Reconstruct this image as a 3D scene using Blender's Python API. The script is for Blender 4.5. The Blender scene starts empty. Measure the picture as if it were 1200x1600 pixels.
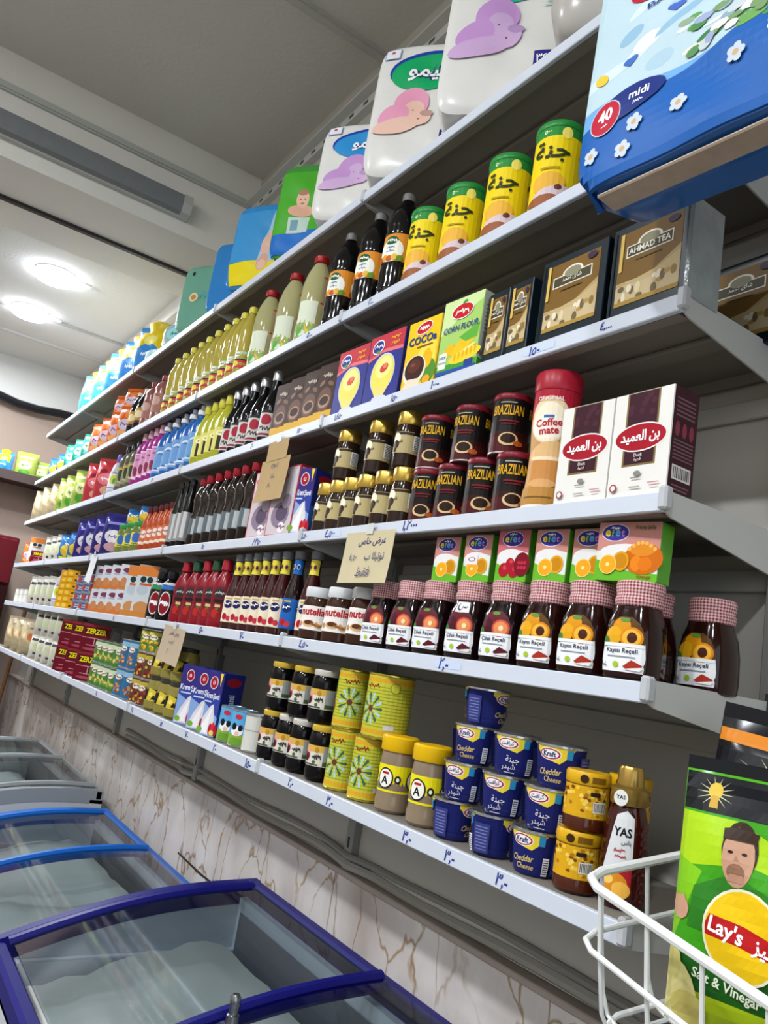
import bpy, math, random
from mathutils import Vector, Matrix
random.seed(7)
PI = math.pi
SC = bpy.context.scene
COL = SC.collection

# ------------------------------------------------------------------ camera
cam_d = bpy.data.cameras.new('camera')
cam = bpy.data.objects.new('camera', cam_d)
COL.objects.link(cam)
cam.location = (0.6413, -0.83, 1.470)
cam.rotation_mode = 'XYZ'
cam.rotation_euler = (1.7667, -0.1600, 0.9717)
cam_d.sensor_fit = 'VERTICAL'
cam_d.sensor_height = 36.0
cam_d.lens = 36.0 * 1231.45 / 1600.0
cam_d.clip_start = 0.02
SC.camera = cam

# ------------------------------------------------------------------ world, exposure
w = bpy.data.worlds.new('world'); SC.world = w; w.use_nodes = True
bg = w.node_tree.nodes['Background']
bg.inputs[0].default_value = (0.80, 0.88, 1.0, 1); bg.inputs[1].default_value = 1.7
SC.view_settings.view_transform = 'Standard'
SC.view_settings.look = 'None'
SC.view_settings.gamma = 1.0
SC.view_settings.use_curve_mapping = False
SC.view_settings.exposure = 0.30

# ------------------------------------------------------------------ helpers
def lin(h, a=1.0):
    h = h.lstrip('#'); o = []
    for i in (0, 2, 4):
        c = int(h[i:i+2], 16) / 255.0
        o.append(c / 12.92 if c <= 0.04045 else ((c + 0.055) / 1.055) ** 2.4)
    return (o[0], o[1], o[2], a)

_M = {}
def mat(hexc, rough=0.45, metal=0.0, trans=0.0, coat=0.0, emit=0.0, noise=0.0, nscale=6.0, bump=0.0, bscale=40.0, ior=1.45):
    key = (hexc, rough, metal, trans, coat, emit, noise, nscale, bump, bscale, ior)
    if key in _M: return _M[key]
    m = bpy.data.materials.new('surface_' + hexc.lstrip('#')); m.use_nodes = True
    nt = m.node_tree; b = nt.nodes['Principled BSDF']
    b.inputs['Base Color'].default_value = lin(hexc)
    b.inputs['Roughness'].default_value = rough; b.inputs['Metallic'].default_value = metal
    b.inputs['Transmission Weight'].default_value = trans; b.inputs['Coat Weight'].default_value = coat
    b.inputs['IOR'].default_value = ior
    if metal < .3 and trans < .1: b.inputs['Specular IOR Level'].default_value = 0.3
    if emit:
        b.inputs['Emission Color'].default_value = lin(hexc); b.inputs['Emission Strength'].default_value = emit
    tc = None
    if noise or bump:
        tc = nt.nodes.new('ShaderNodeTexCoord')
    if noise:
        n = nt.nodes.new('ShaderNodeTexNoise'); n.inputs['Scale'].default_value = nscale; n.inputs['Detail'].default_value = 6
        nt.links.new(tc.outputs['Object'], n.inputs['Vector'])
        r = nt.nodes.new('ShaderNodeMapRange'); r.inputs[3].default_value = 1 - noise; r.inputs[4].default_value = 1 + noise
        nt.links.new(n.outputs['Fac'], r.inputs[0])
        mx = nt.nodes.new('ShaderNodeMix'); mx.data_type = 'RGBA'; mx.blend_type = 'MULTIPLY'
        mx.inputs[0].default_value = 1.0; mx.inputs[6].default_value = lin(hexc)
        nt.links.new(r.outputs[0], mx.inputs[7]); nt.links.new(mx.outputs[2], b.inputs['Base Color'])
    if bump:
        n2 = nt.nodes.new('ShaderNodeTexNoise'); n2.inputs['Scale'].default_value = bscale; n2.inputs['Detail'].default_value = 4
        nt.links.new(tc.outputs['Object'], n2.inputs['Vector'])
        bp = nt.nodes.new('ShaderNodeBump'); bp.inputs['Strength'].default_value = bump; bp.inputs['Distance'].default_value = 0.01
        nt.links.new(n2.outputs['Fac'], bp.inputs['Height']); nt.links.new(bp.outputs[0], b.inputs['Normal'])
    _M[key] = m
    return m

def print_mat(name, rough, coat=0.0):
    m = bpy.data.materials.new(name); m.use_nodes = True
    nt = m.node_tree; b = nt.nodes['Principled BSDF']
    a = nt.nodes.new('ShaderNodeAttribute'); a.attribute_name = 'Col'
    nt.links.new(a.outputs['Color'], b.inputs['Base Color'])
    b.inputs['Roughness'].default_value = rough; b.inputs['Coat Weight'].default_value = coat; b.inputs['Specular IOR Level'].default_value = 0.14
    return m
PRINT = print_mat('printed_ink', 0.5)
PRINTG = print_mat('glossy_print', 0.42)

def thin_glass(name, tint, refl=0.9):
    m = bpy.data.materials.new(name); m.use_nodes = True
    nt = m.node_tree; nt.nodes.clear()
    out = nt.nodes.new('ShaderNodeOutputMaterial'); mix = nt.nodes.new('ShaderNodeMixShader')
    tr = nt.nodes.new('ShaderNodeBsdfTransparent'); tr.inputs[0].default_value = lin(tint)
    gl = nt.nodes.new('ShaderNodeBsdfGlossy'); gl.inputs['Roughness'].default_value = 0.06; gl.inputs[0].default_value = (refl, refl, refl, 1)
    fr = nt.nodes.new('ShaderNodeFresnel'); fr.inputs[0].default_value = 1.5
    ge = nt.nodes.new('ShaderNodeNewGeometry'); inv = nt.nodes.new('ShaderNodeMath'); inv.operation = 'SUBTRACT'; inv.inputs[0].default_value = 1.0
    mu = nt.nodes.new('ShaderNodeMath'); mu.operation = 'MULTIPLY'
    nt.links.new(ge.outputs['Backfacing'], inv.inputs[1]); nt.links.new(inv.outputs[0], mu.inputs[0]); nt.links.new(fr.outputs[0], mu.inputs[1])
    nt.links.new(mu.outputs[0], mix.inputs[0]); nt.links.new(tr.outputs[0], mix.inputs[1]); nt.links.new(gl.outputs[0], mix.inputs[2])
    nt.links.new(mix.outputs[0], out.inputs[0])
    return m

class MB:
    def __init__(s): s.v = []; s.f = []
    def add(s, v, f):
        o = len(s.v); s.v += [tuple(p) for p in v]; s.f += [tuple(i + o for i in q) for q in f]; return s
    def box(s, x0, x1, y0, y1, z0, z1, c=0.0):
        if c <= 0:
            v = [(x, y, z) for z in (z0, z1) for y in (y0, y1) for x in (x0, x1)]
            return s.add(v, [(0, 2, 3, 1), (4, 5, 7, 6), (0, 1, 5, 4), (2, 6, 7, 3), (0, 4, 6, 2), (1, 3, 7, 5)])
        v = []; idx = {}
        X, Y, Z = (x0, x1), (y0, y1), (z0, z1)
        for i in (0, 1):
            for j in (0, 1):
                for k in (0, 1):
                    sx, sy, sz = (1, -1)[i] * c, (1, -1)[j] * c, (1, -1)[k] * c
                    for ax, p in (('x', (X[i], Y[j] + sy, Z[k] + sz)), ('y', (X[i] + sx, Y[j], Z[k] + sz)), ('z', (X[i] + sx, Y[j] + sy, Z[k]))):
                        idx[(ax, i, j, k)] = len(v); v.append(p)
        f = []
        def q(*a): f.append(tuple(idx[t] for t in a))
        q(('x',0,0,0),('x',0,0,1),('x',0,1,1),('x',0,1,0)); q(('x',1,0,0),('x',1,1,0),('x',1,1,1),('x',1,0,1))
        q(('y',0,0,0),('y',1,0,0),('y',1,0,1),('y',0,0,1)); q(('y',0,1,0),('y',0,1,1),('y',1,1,1),('y',1,1,0))
        q(('z',0,0,0),('z',0,1,0),('z',1,1,0),('z',1,0,0)); q(('z',0,0,1),('z',1,0,1),('z',1,1,1),('z',0,1,1))
        for i in (0, 1):
            for j in (0, 1):
                q(('x',i,j,0),('y',i,j,0),('y',i,j,1),('x',i,j,1)); q(('x',i,0,j),('z',i,0,j),('z',i,1,j),('x',i,1,j)); q(('y',0,i,j),('z',0,i,j),('z',1,i,j),('y',1,i,j))
        for i in (0, 1):
            for j in (0, 1):
                for k in (0, 1): q(('x',i,j,k),('y',i,j,k),('z',i,j,k))
        return s.add(v, f)
    def lathe(s, prof, seg=20, n=2.0, sx=1.0, sy=1.0, cx=0, cy=0, caps=True):
        v = []
        for r, z in prof:
            for k in range(seg):
                a = 2 * PI * k / seg; sa, ca = math.sin(a), math.cos(a)
                g = (abs(sa) ** n + abs(ca) ** n) ** (-1.0 / n)
                v.append((cx + r * g * sa * sx, cy - r * g * ca * sy, z))
        f = []
        for i in range(len(prof) - 1):
            for k in range(seg):
                k2 = (k + 1) % seg
                f.append((i * seg + k, i * seg + k2, (i + 1) * seg + k2, (i + 1) * seg + k))
        if caps:
            f.append(tuple(range(seg - 1, -1, -1))); f.append(tuple((len(prof) - 1) * seg + k for k in range(seg)))
        return s.add(v, f)
    def tube(s, pts, r, seg=6, closed=False):
        pts = [Vector(p) for p in pts]; n = len(pts); v = []; f = []
        for i, p in enumerate(pts):
            a = pts[(i - 1) % n] if (closed or i > 0) else p
            b = pts[(i + 1) % n] if (closed or i < n - 1) else p
            t = (b - a).normalized()
            u = t.cross(Vector((0.13, 0.31, 1)).normalized())
            if u.length < 0.2: u = t.cross(Vector((1, 0.2, 0)))
            u.normalize(); w_ = t.cross(u)
            for k in range(seg):
                q = 2 * PI * k / seg; v.append(p + r * (math.cos(q) * u + math.sin(q) * w_))
        m = n if closed else n - 1
        for i in range(m):
            j = (i + 1) % n
            for k in range(seg):
                k2 = (k + 1) % seg; f.append((i * seg + k, i * seg + k2, j * seg + k2, j * seg + k))
        if not closed:
            f.append(tuple(range(seg - 1, -1, -1))); f.append(tuple((n - 1) * seg + k for k in range(seg)))
        return s.add(v, f)
    def prism(s, poly, axis, a, b):
        """poly: 2D points; axis 'x' (y,z), 'y' (x,z), 'z' (x,y)"""
        def p3(p, t): return {'x': (t, p[0], p[1]), 'y': (p[0], t, p[1]), 'z': (p[0], p[1], t)}[axis]
        n = len(poly)
        v = [p3(p, a) for p in poly] + [p3(p, b) for p in poly]
        f = [tuple(range(n)), tuple(range(2 * n - 1, n - 1, -1))] + [(i, i + n, (i + 1) % n + n, (i + 1) % n) for i in range(n)]
        return s.add(v, f)
    def mesh(s, name, smooth=False, fixn=True):
        me = bpy.data.meshes.new(name); me.from_pydata(s.v, [], s.f); me.update()
        if fixn:
            import bmesh
            bm = bmesh.new(); bm.from_mesh(me); bmesh.ops.recalc_face_normals(bm, faces=bm.faces); bm.to_mesh(me); bm.free()
        if smooth:
            try:
                me.shade_smooth(); me.set_sharp_from_angle(angle=math.radians(38))
            except Exception:
                for p in me.polygons: p.use_smooth = True
        return me

LINK = True
def obj(name, mb, m, parent=None, smooth=False, loc=None, rot=None, link=None):
    me = mb.mesh(name, smooth) if isinstance(mb, MB) else mb
    if m is not None and not me.materials: me.materials.append(m)
    o = bpy.data.objects.new(name, me)
    if (LINK if link is None else link): COL.objects.link(o)
    if parent is not None: o.parent = parent
    if loc: o.location = loc
    if rot: o.rotation_euler = rot
    return o
def empty(name, loc=(0, 0, 0), rz=0.0, link=None):
    o = bpy.data.objects.new(name, None); o.empty_display_size = 0.05
    if (LINK if link is None else link): COL.objects.link(o)
    o.location = loc; o.rotation_euler = (0, 0, rz)
    return o
def tag(o, label, cat=None, group=None, kind=None):
    o['label'] = label
    if cat: o['category'] = cat
    if group: o['group'] = group
    if kind: o['kind'] = kind
    return o
def struct(name, mb, m, label=None, smooth=False):
    o = obj(name, mb, m, None, smooth); o['kind'] = 'structure'
    if label: o['label'] = label
    return o

# ---- Arabic shaping (presentation forms, visual order)
_A2 = {'ا': 0xFE8D, 'أ': 0xFE83, 'د': 0xFEA9, 'ذ': 0xFEAB, 'ر': 0xFEAD, 'ز': 0xFEAF, 'و': 0xFEED, 'ة': 0xFE93, 'ى': 0xFEEF}
_A4 = {'ب': 0xFE8F, 'ت': 0xFE95, 'ث': 0xFE99, 'ج': 0xFE9D, 'ح': 0xFEA1, 'خ': 0xFEA5, 'س': 0xFEB1, 'ش': 0xFEB5, 'ص': 0xFEB9, 'ض': 0xFEBD, 'ط': 0xFEC1, 'ظ': 0xFEC5, 'ع': 0xFEC9, 'غ': 0xFECD, 'ف': 0xFED1, 'ق': 0xFED5, 'ك': 0xFED9, 'ل': 0xFEDD, 'م': 0xFEE1, 'ن': 0xFEE5, 'ه': 0xFEE9, 'ي': 0xFEF1}
def ar(s):
    words = []
    for wd in s.split(' '):
        out = []
        if not any(c in _A2 or c in _A4 for c in wd): words.append(wd); continue
        for i, c in enumerate(wd):
            prev = i > 0 and wd[i-1] in _A4
            nxt = i < len(wd) - 1 and (wd[i+1] in _A4 or wd[i+1] in _A2)
            if c in _A2: out.append(chr(_A2[c] + (1 if prev else 0)))
            elif c in _A4:
                j = nxt; out.append(chr(_A4[c] + (3 if prev and j else 1 if prev else 2 if j else 0)))
            else: out.append(c)
        words.append(''.join(reversed(out)))
    return ' '.join(reversed(words))

_T = {}
def text_tris(s, bold=0.0):
    k = (s, bold)
    if k in _T: return _T[k]
    c = bpy.data.curves.new('txt', 'FONT'); c.body = s; c.resolution_u = 2; c.offset = bold; c.fill_mode = 'FRONT'
    o = bpy.data.objects.new('txt', c); me = bpy.data.meshes.new_from_object(o)
    me.calc_loop_triangles()
    vs = [(p.co.x, p.co.y) for p in me.vertices]
    t = [[vs[i] for i in lt.vertices] for lt in me.loop_triangles]
    xs = [p[0] for p in vs] or [0, 1]; ys = [p[1] for p in vs] or [0, 1]
    bpy.data.objects.remove(o); bpy.data.curves.remove(c); bpy.data.meshes.remove(me)
    _T[k] = (t, min(xs), max(xs), min(ys), max(ys))
    return _T[k]

def _clip(poly, ax, val, keep_less):
    out = []; n = len(poly)
    for i in range(n):
        a, b = poly[i], poly[(i + 1) % n]
        ia = (a[ax] <= val) if keep_less else (a[ax] >= val); ib = (b[ax] <= val) if keep_less else (b[ax] >= val)
        if ia: out.append(a)
        if ia != ib:
            t = (val - a[ax]) / (b[ax] - a[ax]); out.append((a[0] + (b[0] - a[0]) * t, a[1] + (b[1] - a[1]) * t))
    return out

class Art:
    """flat print: convex polygons in (u right, v up) metres, each with its own ink colour"""
    def __init__(s): s.p = []; s.l = 0
    def poly(s, pts, c, l=None):
        if l is None: s.l += 1; l = s.l
        s.l = max(s.l, l)
        s.p.append((pts, lin(c), l)); return s
    def rect(s, cx, cy, w_, h, c, l=None):
        return s.poly([(cx - w_/2, cy - h/2), (cx + w_/2, cy - h/2), (cx + w_/2, cy + h/2), (cx - w_/2, cy + h/2)], c, l)
    def ell(s, cx, cy, rx, ry, c, n=18, rot=0.0, l=None):
        cr, sr = math.cos(rot), math.sin(rot)
        return s.poly([(cx + rx*math.cos(2*PI*k/n)*cr - ry*math.sin(2*PI*k/n)*sr, cy + rx*math.cos(2*PI*k/n)*sr + ry*math.sin(2*PI*k/n)*cr) for k in range(n)], c, l)
    def text(s, t, cx, cy, h, c, bold=0.0, maxw=None, rot=0.0, shear=0.0, l=None, fullw=None):
        if t == '~':          # lettering too small to read in the photograph: a few ink strokes
            W = min(maxw or fullw or h*2.6, h*2.8); rnd = random.Random(int(cx*1e5) + int(cy*1e5)*7); n = 11; pts = []
            for i in range(n): pts.append(((i/(n-1)-.5)*W, (rnd.uniform(.0, .5) if i % 2 else rnd.uniform(-.5, .1))*h))
            cr, sr = math.cos(rot), math.sin(rot)
            s.line([(cx+x*cr-y*sr, cy+x*sr+y*cr) for x, y in pts], h*.2, c, l)
            return s
        tr, x0, x1, y0, y1 = text_tris(t, bold)
        if not tr: return s
        k = h / max(1e-6, y1 - y0); kx = k
        if maxw and (x1 - x0) * kx > maxw: kx = maxw / (x1 - x0)
        if fullw: kx = fullw / (x1 - x0)
        if l is None: s.l += 1; l = s.l
        s.l = max(s.l, l)
        cr, sr = math.cos(rot), math.sin(rot); cl = lin(c); mx, my = (x0 + x1)/2, (y0 + y1)/2
        for t3 in tr:
            q = []
            for x, y in t3:
                yy = (y - my) * k; xx = (x - mx) * kx + shear * yy
                q.append((cx + xx*cr - yy*sr, cy + xx*sr + yy*cr))
            s.p.append((q, cl, l))
        return s
    def line(s, pts, wd, c, l=None):
        if l is None: s.l += 1; l = s.l
        s.l = max(s.l, l)
        for (x0, y0), (x1, y1) in zip(pts[:-1], pts[1:]):
            d = math.hypot(x1-x0, y1-y0) or 1e-6; nx, ny = -(y1-y0)/d*wd/2, (x1-x0)/d*wd/2; ex, ey = (x1-x0)/d*wd*.3, (y1-y0)/d*wd*.3
            s.p.append(([(x0-ex+nx, y0-ey+ny), (x0-ex-nx, y0-ey-ny), (x1+ex-nx, y1+ey-ny), (x1+ex+nx, y1+ey+ny)], lin(c), l))
        return s
    def clusters(s):
        """separate printed areas (a neck label, a front label) as Arts of their own"""
        n = len(s.p); bb = [(min(q[0] for q in p[0]), max(q[0] for q in p[0]), min(q[1] for q in p[0]), max(q[1] for q in p[0])) for p in s.p]
        big = sorted(range(n), key=lambda i: -(bb[i][1]-bb[i][0])*(bb[i][3]-bb[i][2])); groups = []
        for i in big:
            hit = [g for g in groups if any(bb[i][0] < bb[j][1]+.001 and bb[i][1] > bb[j][0]-.001 and bb[i][2] < bb[j][3]+.001 and bb[i][3] > bb[j][2]-.001 for j in g[:12])]
            if hit:
                for h_ in hit[1:]: hit[0] += h_; groups.remove(h_)
                hit[0].append(i)
            else: groups.append([i])
        out = []
        for g in groups:
            A = Art(); A.p = [s.p[i] for i in sorted(g)]; out.append(A)
        return out
    def mesh(s, name, fn, du=None, dv=None, step=0.00008, base=0.0004, m=None, bounds=None):
        v = []; f = []; cols = []; cache = {}
        for pi, (pts, c, l) in enumerate(s.p):
            if bounds:
                for ax, lo, hi in ((0, bounds[0], bounds[1]), (1, bounds[2], bounds[3])):
                    pts = _clip(pts, ax, lo, False)
                    if len(pts) >= 3: pts = _clip(pts, ax, hi, True)
                    if len(pts) < 3: break
                if len(pts) < 3: continue
            h = base + l * step + pi * 2.5e-6
            if not du:
                o = len(v); v += [fn(a, b, h) for a, b in pts]; f.append(tuple(range(o, o + len(pts)))); cols.append(c); continue
            lo, hi = min(a[0] for a in pts), max(a[0] for a in pts)
            for i in range(math.floor(lo/du + 1e-6), max(math.ceil(hi/du - 1e-6), math.floor(lo/du + 1e-6) + 1)):
                q = _clip(_clip(pts, 0, i*du, False), 0, (i+1)*du, True)
                if len(q) < 3: continue
                if not dv:      # strips: straight across the strip, exact along v
                    o = len(v)
                    for a, b in q:
                        t = a/du - i; A, B = fn(i*du, b, h), fn((i+1)*du, b, h); v.append(tuple(A[k] + (B[k]-A[k])*t for k in range(3)))
                    f.append(tuple(range(o, len(v)))); cols.append(c); continue
                vl, vh = min(a[1] for a in q), max(a[1] for a in q)
                for j in range(math.floor(vl/dv + 1e-6), max(math.ceil(vh/dv - 1e-6), math.floor(vl/dv + 1e-6) + 1)):
                    r = _clip(_clip(q, 1, j*dv, False), 1, (j+1)*dv, True)
                    if len(r) < 3: continue
                    K = (i, j, pi)
                    if K not in cache: cache[K] = [fn((i+x)*du, (j+y)*dv, h) for x, y in ((0, 0), (1, 0), (1, 1), (0, 1))]
                    C0, C1, C2, C3 = cache[K]
                    rn = [(a/du - i, b/dv - j) for a, b in r]
                    for tri in (0, 1):   # the two halves of the grid cell, as on the surface below
                        d = []; m_ = len(rn)
                        for e in range(m_):
                            pa, pb = rn[e], rn[(e+1) % m_]; sa, sb = pa[0]-pa[1], pb[0]-pb[1]
                            if tri: sa, sb = -sa, -sb
                            if sa >= 0: d.append(pa)
                            if (sa >= 0) != (sb >= 0):
                                t = sa/(sa-sb); d.append((pa[0]+(pb[0]-pa[0])*t, pa[1]+(pb[1]-pa[1])*t))
                        if len(d) < 3: continue
                        o = len(v)
                        for x, y in d:
                            if tri: w0, w1, w2, T = 1-y, x, y-x, (C0, C2, C3)     # C0,C2,C3
                            else: w0, w1, w2, T = 1-x, y, x-y, (C0, C2, C1)
                            v.append(tuple(w0*T[0][k] + w1*T[1][k] + w2*T[2][k] for k in range(3)))
                        f.append(tuple(range(o, len(v)))); cols.append(c)
        me = bpy.data.meshes.new(name); me.from_pydata(v, [], f); me.update()
        at = me.attributes.new('Col', 'FLOAT_COLOR', 'FACE')
        flat = []
        for c in cols: flat += c
        at.data.foreach_set('color', flat)
        me.materials.append(m or PRINT)
        return me

def flat_front(d):  return lambda u, v, h: (u, -d/2 - h, v)
def flat_side(w_):  return lambda u, v, h: (w_/2 + h, u, v)
def prof_r(prof, z):
    for (r0, z0), (r1, z1) in zip(prof[:-1], prof[1:]):
        if z0 <= z <= z1 and z1 > z0: return r0 + (r1 - r0) * (z - z0) / (z1 - z0)
    return prof[0][0] if z < prof[0][1] else prof[-1][0]
def on_lathe(prof, R, n=2.0, sx=1.0, sy=1.0):
    def fn(u, v, h):
        a = u / R; sa, ca = math.sin(a), math.cos(a); g = (abs(sa)**n + abs(ca)**n) ** (-1.0/n)
        r = prof_r(prof, v) * g + h
        return (r*sa*sx, -r*ca*sy, v)
    return fn

# ---- prototypes and copies
P = {}
def kids(o): return [c for c in o.children]
PARTS = {}
def proto(kind):
    root = empty(kind, link=False); P[kind] = root; PARTS[kind] = []
    return root
def part(kind, name, mb, m, smooth=False, parent=None):
    o = obj(name, mb, m, parent or P[kind], smooth, link=False); PARTS[kind].append(o); return o
def put(kind, x, y, z, rz=0.0, label='', cat='', group=None, sc=1.0, tilt=(0, 0)):
    src = P[kind]; r = src.copy(); COL.objects.link(r)
    r.location = (x, y, z); r.rotation_euler = (tilt[0], tilt[1], rz); r.scale = (sc, sc, sc) if not isinstance(sc, tuple) else sc
    mp = {src: r}
    for p in PARTS[kind]:
        c = p.copy(); COL.objects.link(c); c.parent = mp[p.parent]; mp[p] = c
    return tag(r, label, cat, group)
ORD = ['nearest', 'second', 'third', 'fourth', 'fifth', 'sixth', 'seventh', 'eighth', 'ninth', 'tenth', 'eleventh', 'twelfth']
def row(kind, xs, y, z, rz, desc, cat, group, where='', sc=1.0, jit=0.02):
    """xs are given nearest first"""
    xs = sorted(xs, reverse=True); n = len(xs); out = []
    for i, x in enumerate(xs):
        if n == 1: lab = desc + (' ' + where if where else '')
        elif i == 0: lab = '%s, nearest of %s%s' % (desc, ['', 'one', 'two', 'three', 'four', 'five', 'six', 'seven', 'eight', 'nine', 'ten', 'eleven', 'twelve'][n], ' ' + where if where else '')
        elif i == n - 1: lab = '%s, farthest of %s%s' % (desc, ['', 'one', 'two', 'three', 'four', 'five', 'six', 'seven', 'eight', 'nine', 'ten', 'eleven', 'twelve'][n], ' ' + where if where else '')
        else: lab = '%s, %s from the near end%s' % (desc, ORD[i], ' ' + where if where else '')
        yy = y(i) if callable(y) else y
        out.append(put(kind, x, yy, z, rz + random.uniform(-jit, jit) * 4, lab, cat, group, sc))
    return out
# ================================================================== THE ROOM
ZS = {7: 2.642, 6: 2.308, 5: 2.033, 4: 1.750, 3: 1.505, 2: 1.225}
YB = 0.290                       # back panels of the shelving
def plaster(hexc, n=0.06): return mat(hexc, 0.85, noise=n, nscale=2.5, bump=0.15, bscale=60)
struct('floor', MB().box(-5.9, 2.6, -3.1, 0.45, -0.08, 0.0), mat('#5f5850', 0.5, noise=0.15, nscale=3))
struct('trim_16', MB().box(2.6, 14.0, -9.0, 6.0, -0.08, 0.0), mat('#47433f', 0.9, noise=.1), 'unseen dark ground added outside to block low sky light')  # unseen ground slab, added to keep sky light from below off the shelves
struct('wall_right', MB().box(-5.9, 2.6, 0.315, 0.45, 0.0, 3.75), plaster('#b4b1a8'))
struct('wall_left', MB().box(-5.9, 2.6, -3.2, -3.1, 0.0, 3.75), plaster('#b9b4ac'))
wn = struct('wall_near', MB().box(2.5, 2.6, -3.1, -2.75, 0.0, 3.75).box(2.5, 2.6, -0.15, 0.315, 0.0, 3.75).box(2.5, 2.6, -2.75, -0.15, 2.75, 3.75), plaster('#8f8a82'), 'wall behind the camera with an unseen opening added for sky light')  # unseen opening behind the camera, added to let sky light in as fill
wf = struct('wall_far', MB().box(-5.9, -5.78, -3.1, 0.315, 0.0, 2.985), plaster('#a08f84'))
struct('trim_1', MB().box(-5.9, -5.74, -3.1, 0.315, 2.985, 3.32), plaster('#d7d8d6', 0.03), 'white upper band of the far wall above the black pipe')
struct('ceiling', MB().box(-2.72, 2.6, -3.1, 0.315, 3.66, 3.75), plaster('#d0cec6', 0.05))
struct('trim_2', MB().box(-5.9, -3.36, -3.1, 0.315, 3.30, 3.40), plaster('#d9dad8', 0.03), 'low white ceiling of the back part of the shop')
struct('trim_3', MB().box(-3.36, -2.72, -3.1, 0.315, 3.215, 3.75), plaster('#e6e5df', 0.04), 'wide plastered beam across the ceiling')
struct('trim_4', MB().box(-4.655, -4.625, -3.1, 0.315, 3.288, 3.302), mat('#b9bab8', 0.6), 'thin joint strip across the low white ceiling')
struct('trim_5', MB().box(-5.16, -5.13, -3.1, 0.315, 3.285, 3.302), mat('#c9cac8', 0.6), 'second joint strip across the low white ceiling')
struct('trim_6', MB().box(-1.665, -1.625, -3.1, 0.315, 3.645, 3.662).box(-1.66, -1.63, -3.1, 0.315, 3.638, 3.646), mat('#b9b9b4', 0.5), 'pale cable trunking running across the grey ceiling')
struct('trim_7', MB().box(-2.722, -2.700, -3.1, 0.315, 3.490, 3.515).box(-2.722, -2.706, -3.1, 0.315, 3.482, 3.492), mat('#b7bbb6', 0.5), 'thin cable trunking along the face of the beam')
struct('trim_8', MB().box(-3.07, -3.045, -3.1, 0.315, 3.200, 3.217), mat('#3c3a3a', 0.5), 'dark conduit under the ceiling beam')
struct('trim_9', MB().box(-5.78, -3.36, 0.270, 0.316, 3.20, 3.30), mat('#d2d1cb', 0.6), 'white cornice where wall meets the low ceiling')
# slotted rail on the wall above the packs
rb = MB().box(-2.7, -0.25, 0.285, 0.316, 3.455, 3.495).box(-2.7, -0.25, 0.25, 0.316, 3.490, 3.497)
struct('trim_10', rb, mat('#c9cac6', 0.5, metal=0.2), 'pale slotted metal rail high on the wall')
for i in range(24):
    o = obj('slot', MB().box(-2.60 + i*.1, -2.57 + i*.1, 0.2835, 0.2856, 3.468, 3.480), mat('#55554f', 0.6), bpy.data.objects['trim_10'])

# ---- marble dado
def marble():
    m = bpy.data.materials.new('marble'); m.use_nodes = True; nt = m.node_tree; b = nt.nodes['Principled BSDF']; N = nt.nodes.new; L = nt.links.new
    tc = N('ShaderNodeTexCoord'); mp = N('ShaderNodeMapping'); mp.inputs['Scale'].default_value = (1.0, 1.0, 0.55); mp.inputs['Rotation'].default_value = (0, 0.35, 0)
    L(tc.outputs['Object'], mp.inputs[0])
    nz = N('ShaderNodeTexNoise'); nz.inputs['Scale'].default_value = 3.2; nz.inputs['Detail'].default_value = 5; L(mp.outputs[0], nz.inputs[0])
    ad = N('ShaderNodeMix'); ad.data_type = 'RGBA'; ad.blend_type = 'LINEAR_LIGHT'; ad.inputs[0].default_value = 0.22
    L(mp.outputs[0], ad.inputs[6]); L(nz.outputs['Color'], ad.inputs[7])
    vo = N('ShaderNodeTexVoronoi'); vo.feature = 'DISTANCE_TO_EDGE'; vo.inputs['Scale'].default_value = 6.5; L(ad.outputs[2], vo.inputs[0])
    rp = N('ShaderNodeValToRGB'); e = rp.color_ramp.elements
    e[0].position = 0.0; e[0].color = (1, 1, 1, 1); e[1].position = 0.028; e[1].color = (0, 0, 0, 1); L(vo.outputs[0], rp.inputs[0])
    n2 = N('ShaderNodeTexNoise'); n2.inputs['Scale'].default_value = 5; n2.inputs['Detail'].default_value = 8; L(mp.outputs[0], n2.inputs[0])
    cl = N('ShaderNodeValToRGB'); e = cl.color_ramp.elements
    e[0].position = 0.32; e[0].color = lin('#b5aaa3'); e[1].position = 0.62; e[1].color = lin('#e0dad6'); L(n2.outputs['Fac'], cl.inputs[0])
    n3 = N('ShaderNodeTexNoise'); n3.inputs['Scale'].default_value = 4; L(tc.outputs['Object'], n3.inputs[0])
    vc = N('ShaderNodeMix'); vc.data_type = 'RGBA'; vc.inputs[6].default_value = lin('#857668'); vc.inputs[7].default_value = lin('#b08a4a'); L(n3.outputs['Fac'], vc.inputs[0])
    n4 = N('ShaderNodeTexNoise'); n4.inputs['Scale'].default_value = 2.6; L(tc.outputs['Object'], n4.inputs[0])
    r4 = N('ShaderNodeMapRange'); r4.inputs[1].default_value = 0.30; r4.inputs[2].default_value = 0.46; L(n4.outputs['Fac'], r4.inputs[0])
    mm = N('ShaderNodeMath'); mm.operation = 'MULTIPLY'; L(rp.outputs[0], mm.inputs[0]); L(r4.outputs[0], mm.inputs[1])
    mx = N('ShaderNodeMix'); mx.data_type = 'RGBA'; L(mm.outputs[0], mx.inputs[0]); L(cl.outputs[0], mx.inputs[6]); L(vc.outputs[2], mx.inputs[7])
    L(mx.outputs[2], b.inputs['Base Color']); b.inputs['Roughness'].default_value = 0.22
    return m
MARBLE = marble()
dado = empty('wall_dado', (0, 0, 0)); dado['kind'] = 'structure'; dado['label'] = 'veined marble dado along the foot of the wall'
for a, b_ in ((-5.78, -4.55), (-4.55, -3.005), (-3.0, -1.045), (-1.04, 0.75), (0.755, 2.5)):
    obj('slab', MB().box(a, b_, 0.272, 0.316, 0.0, 0.985, 0.002), MARBLE, dado)
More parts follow.
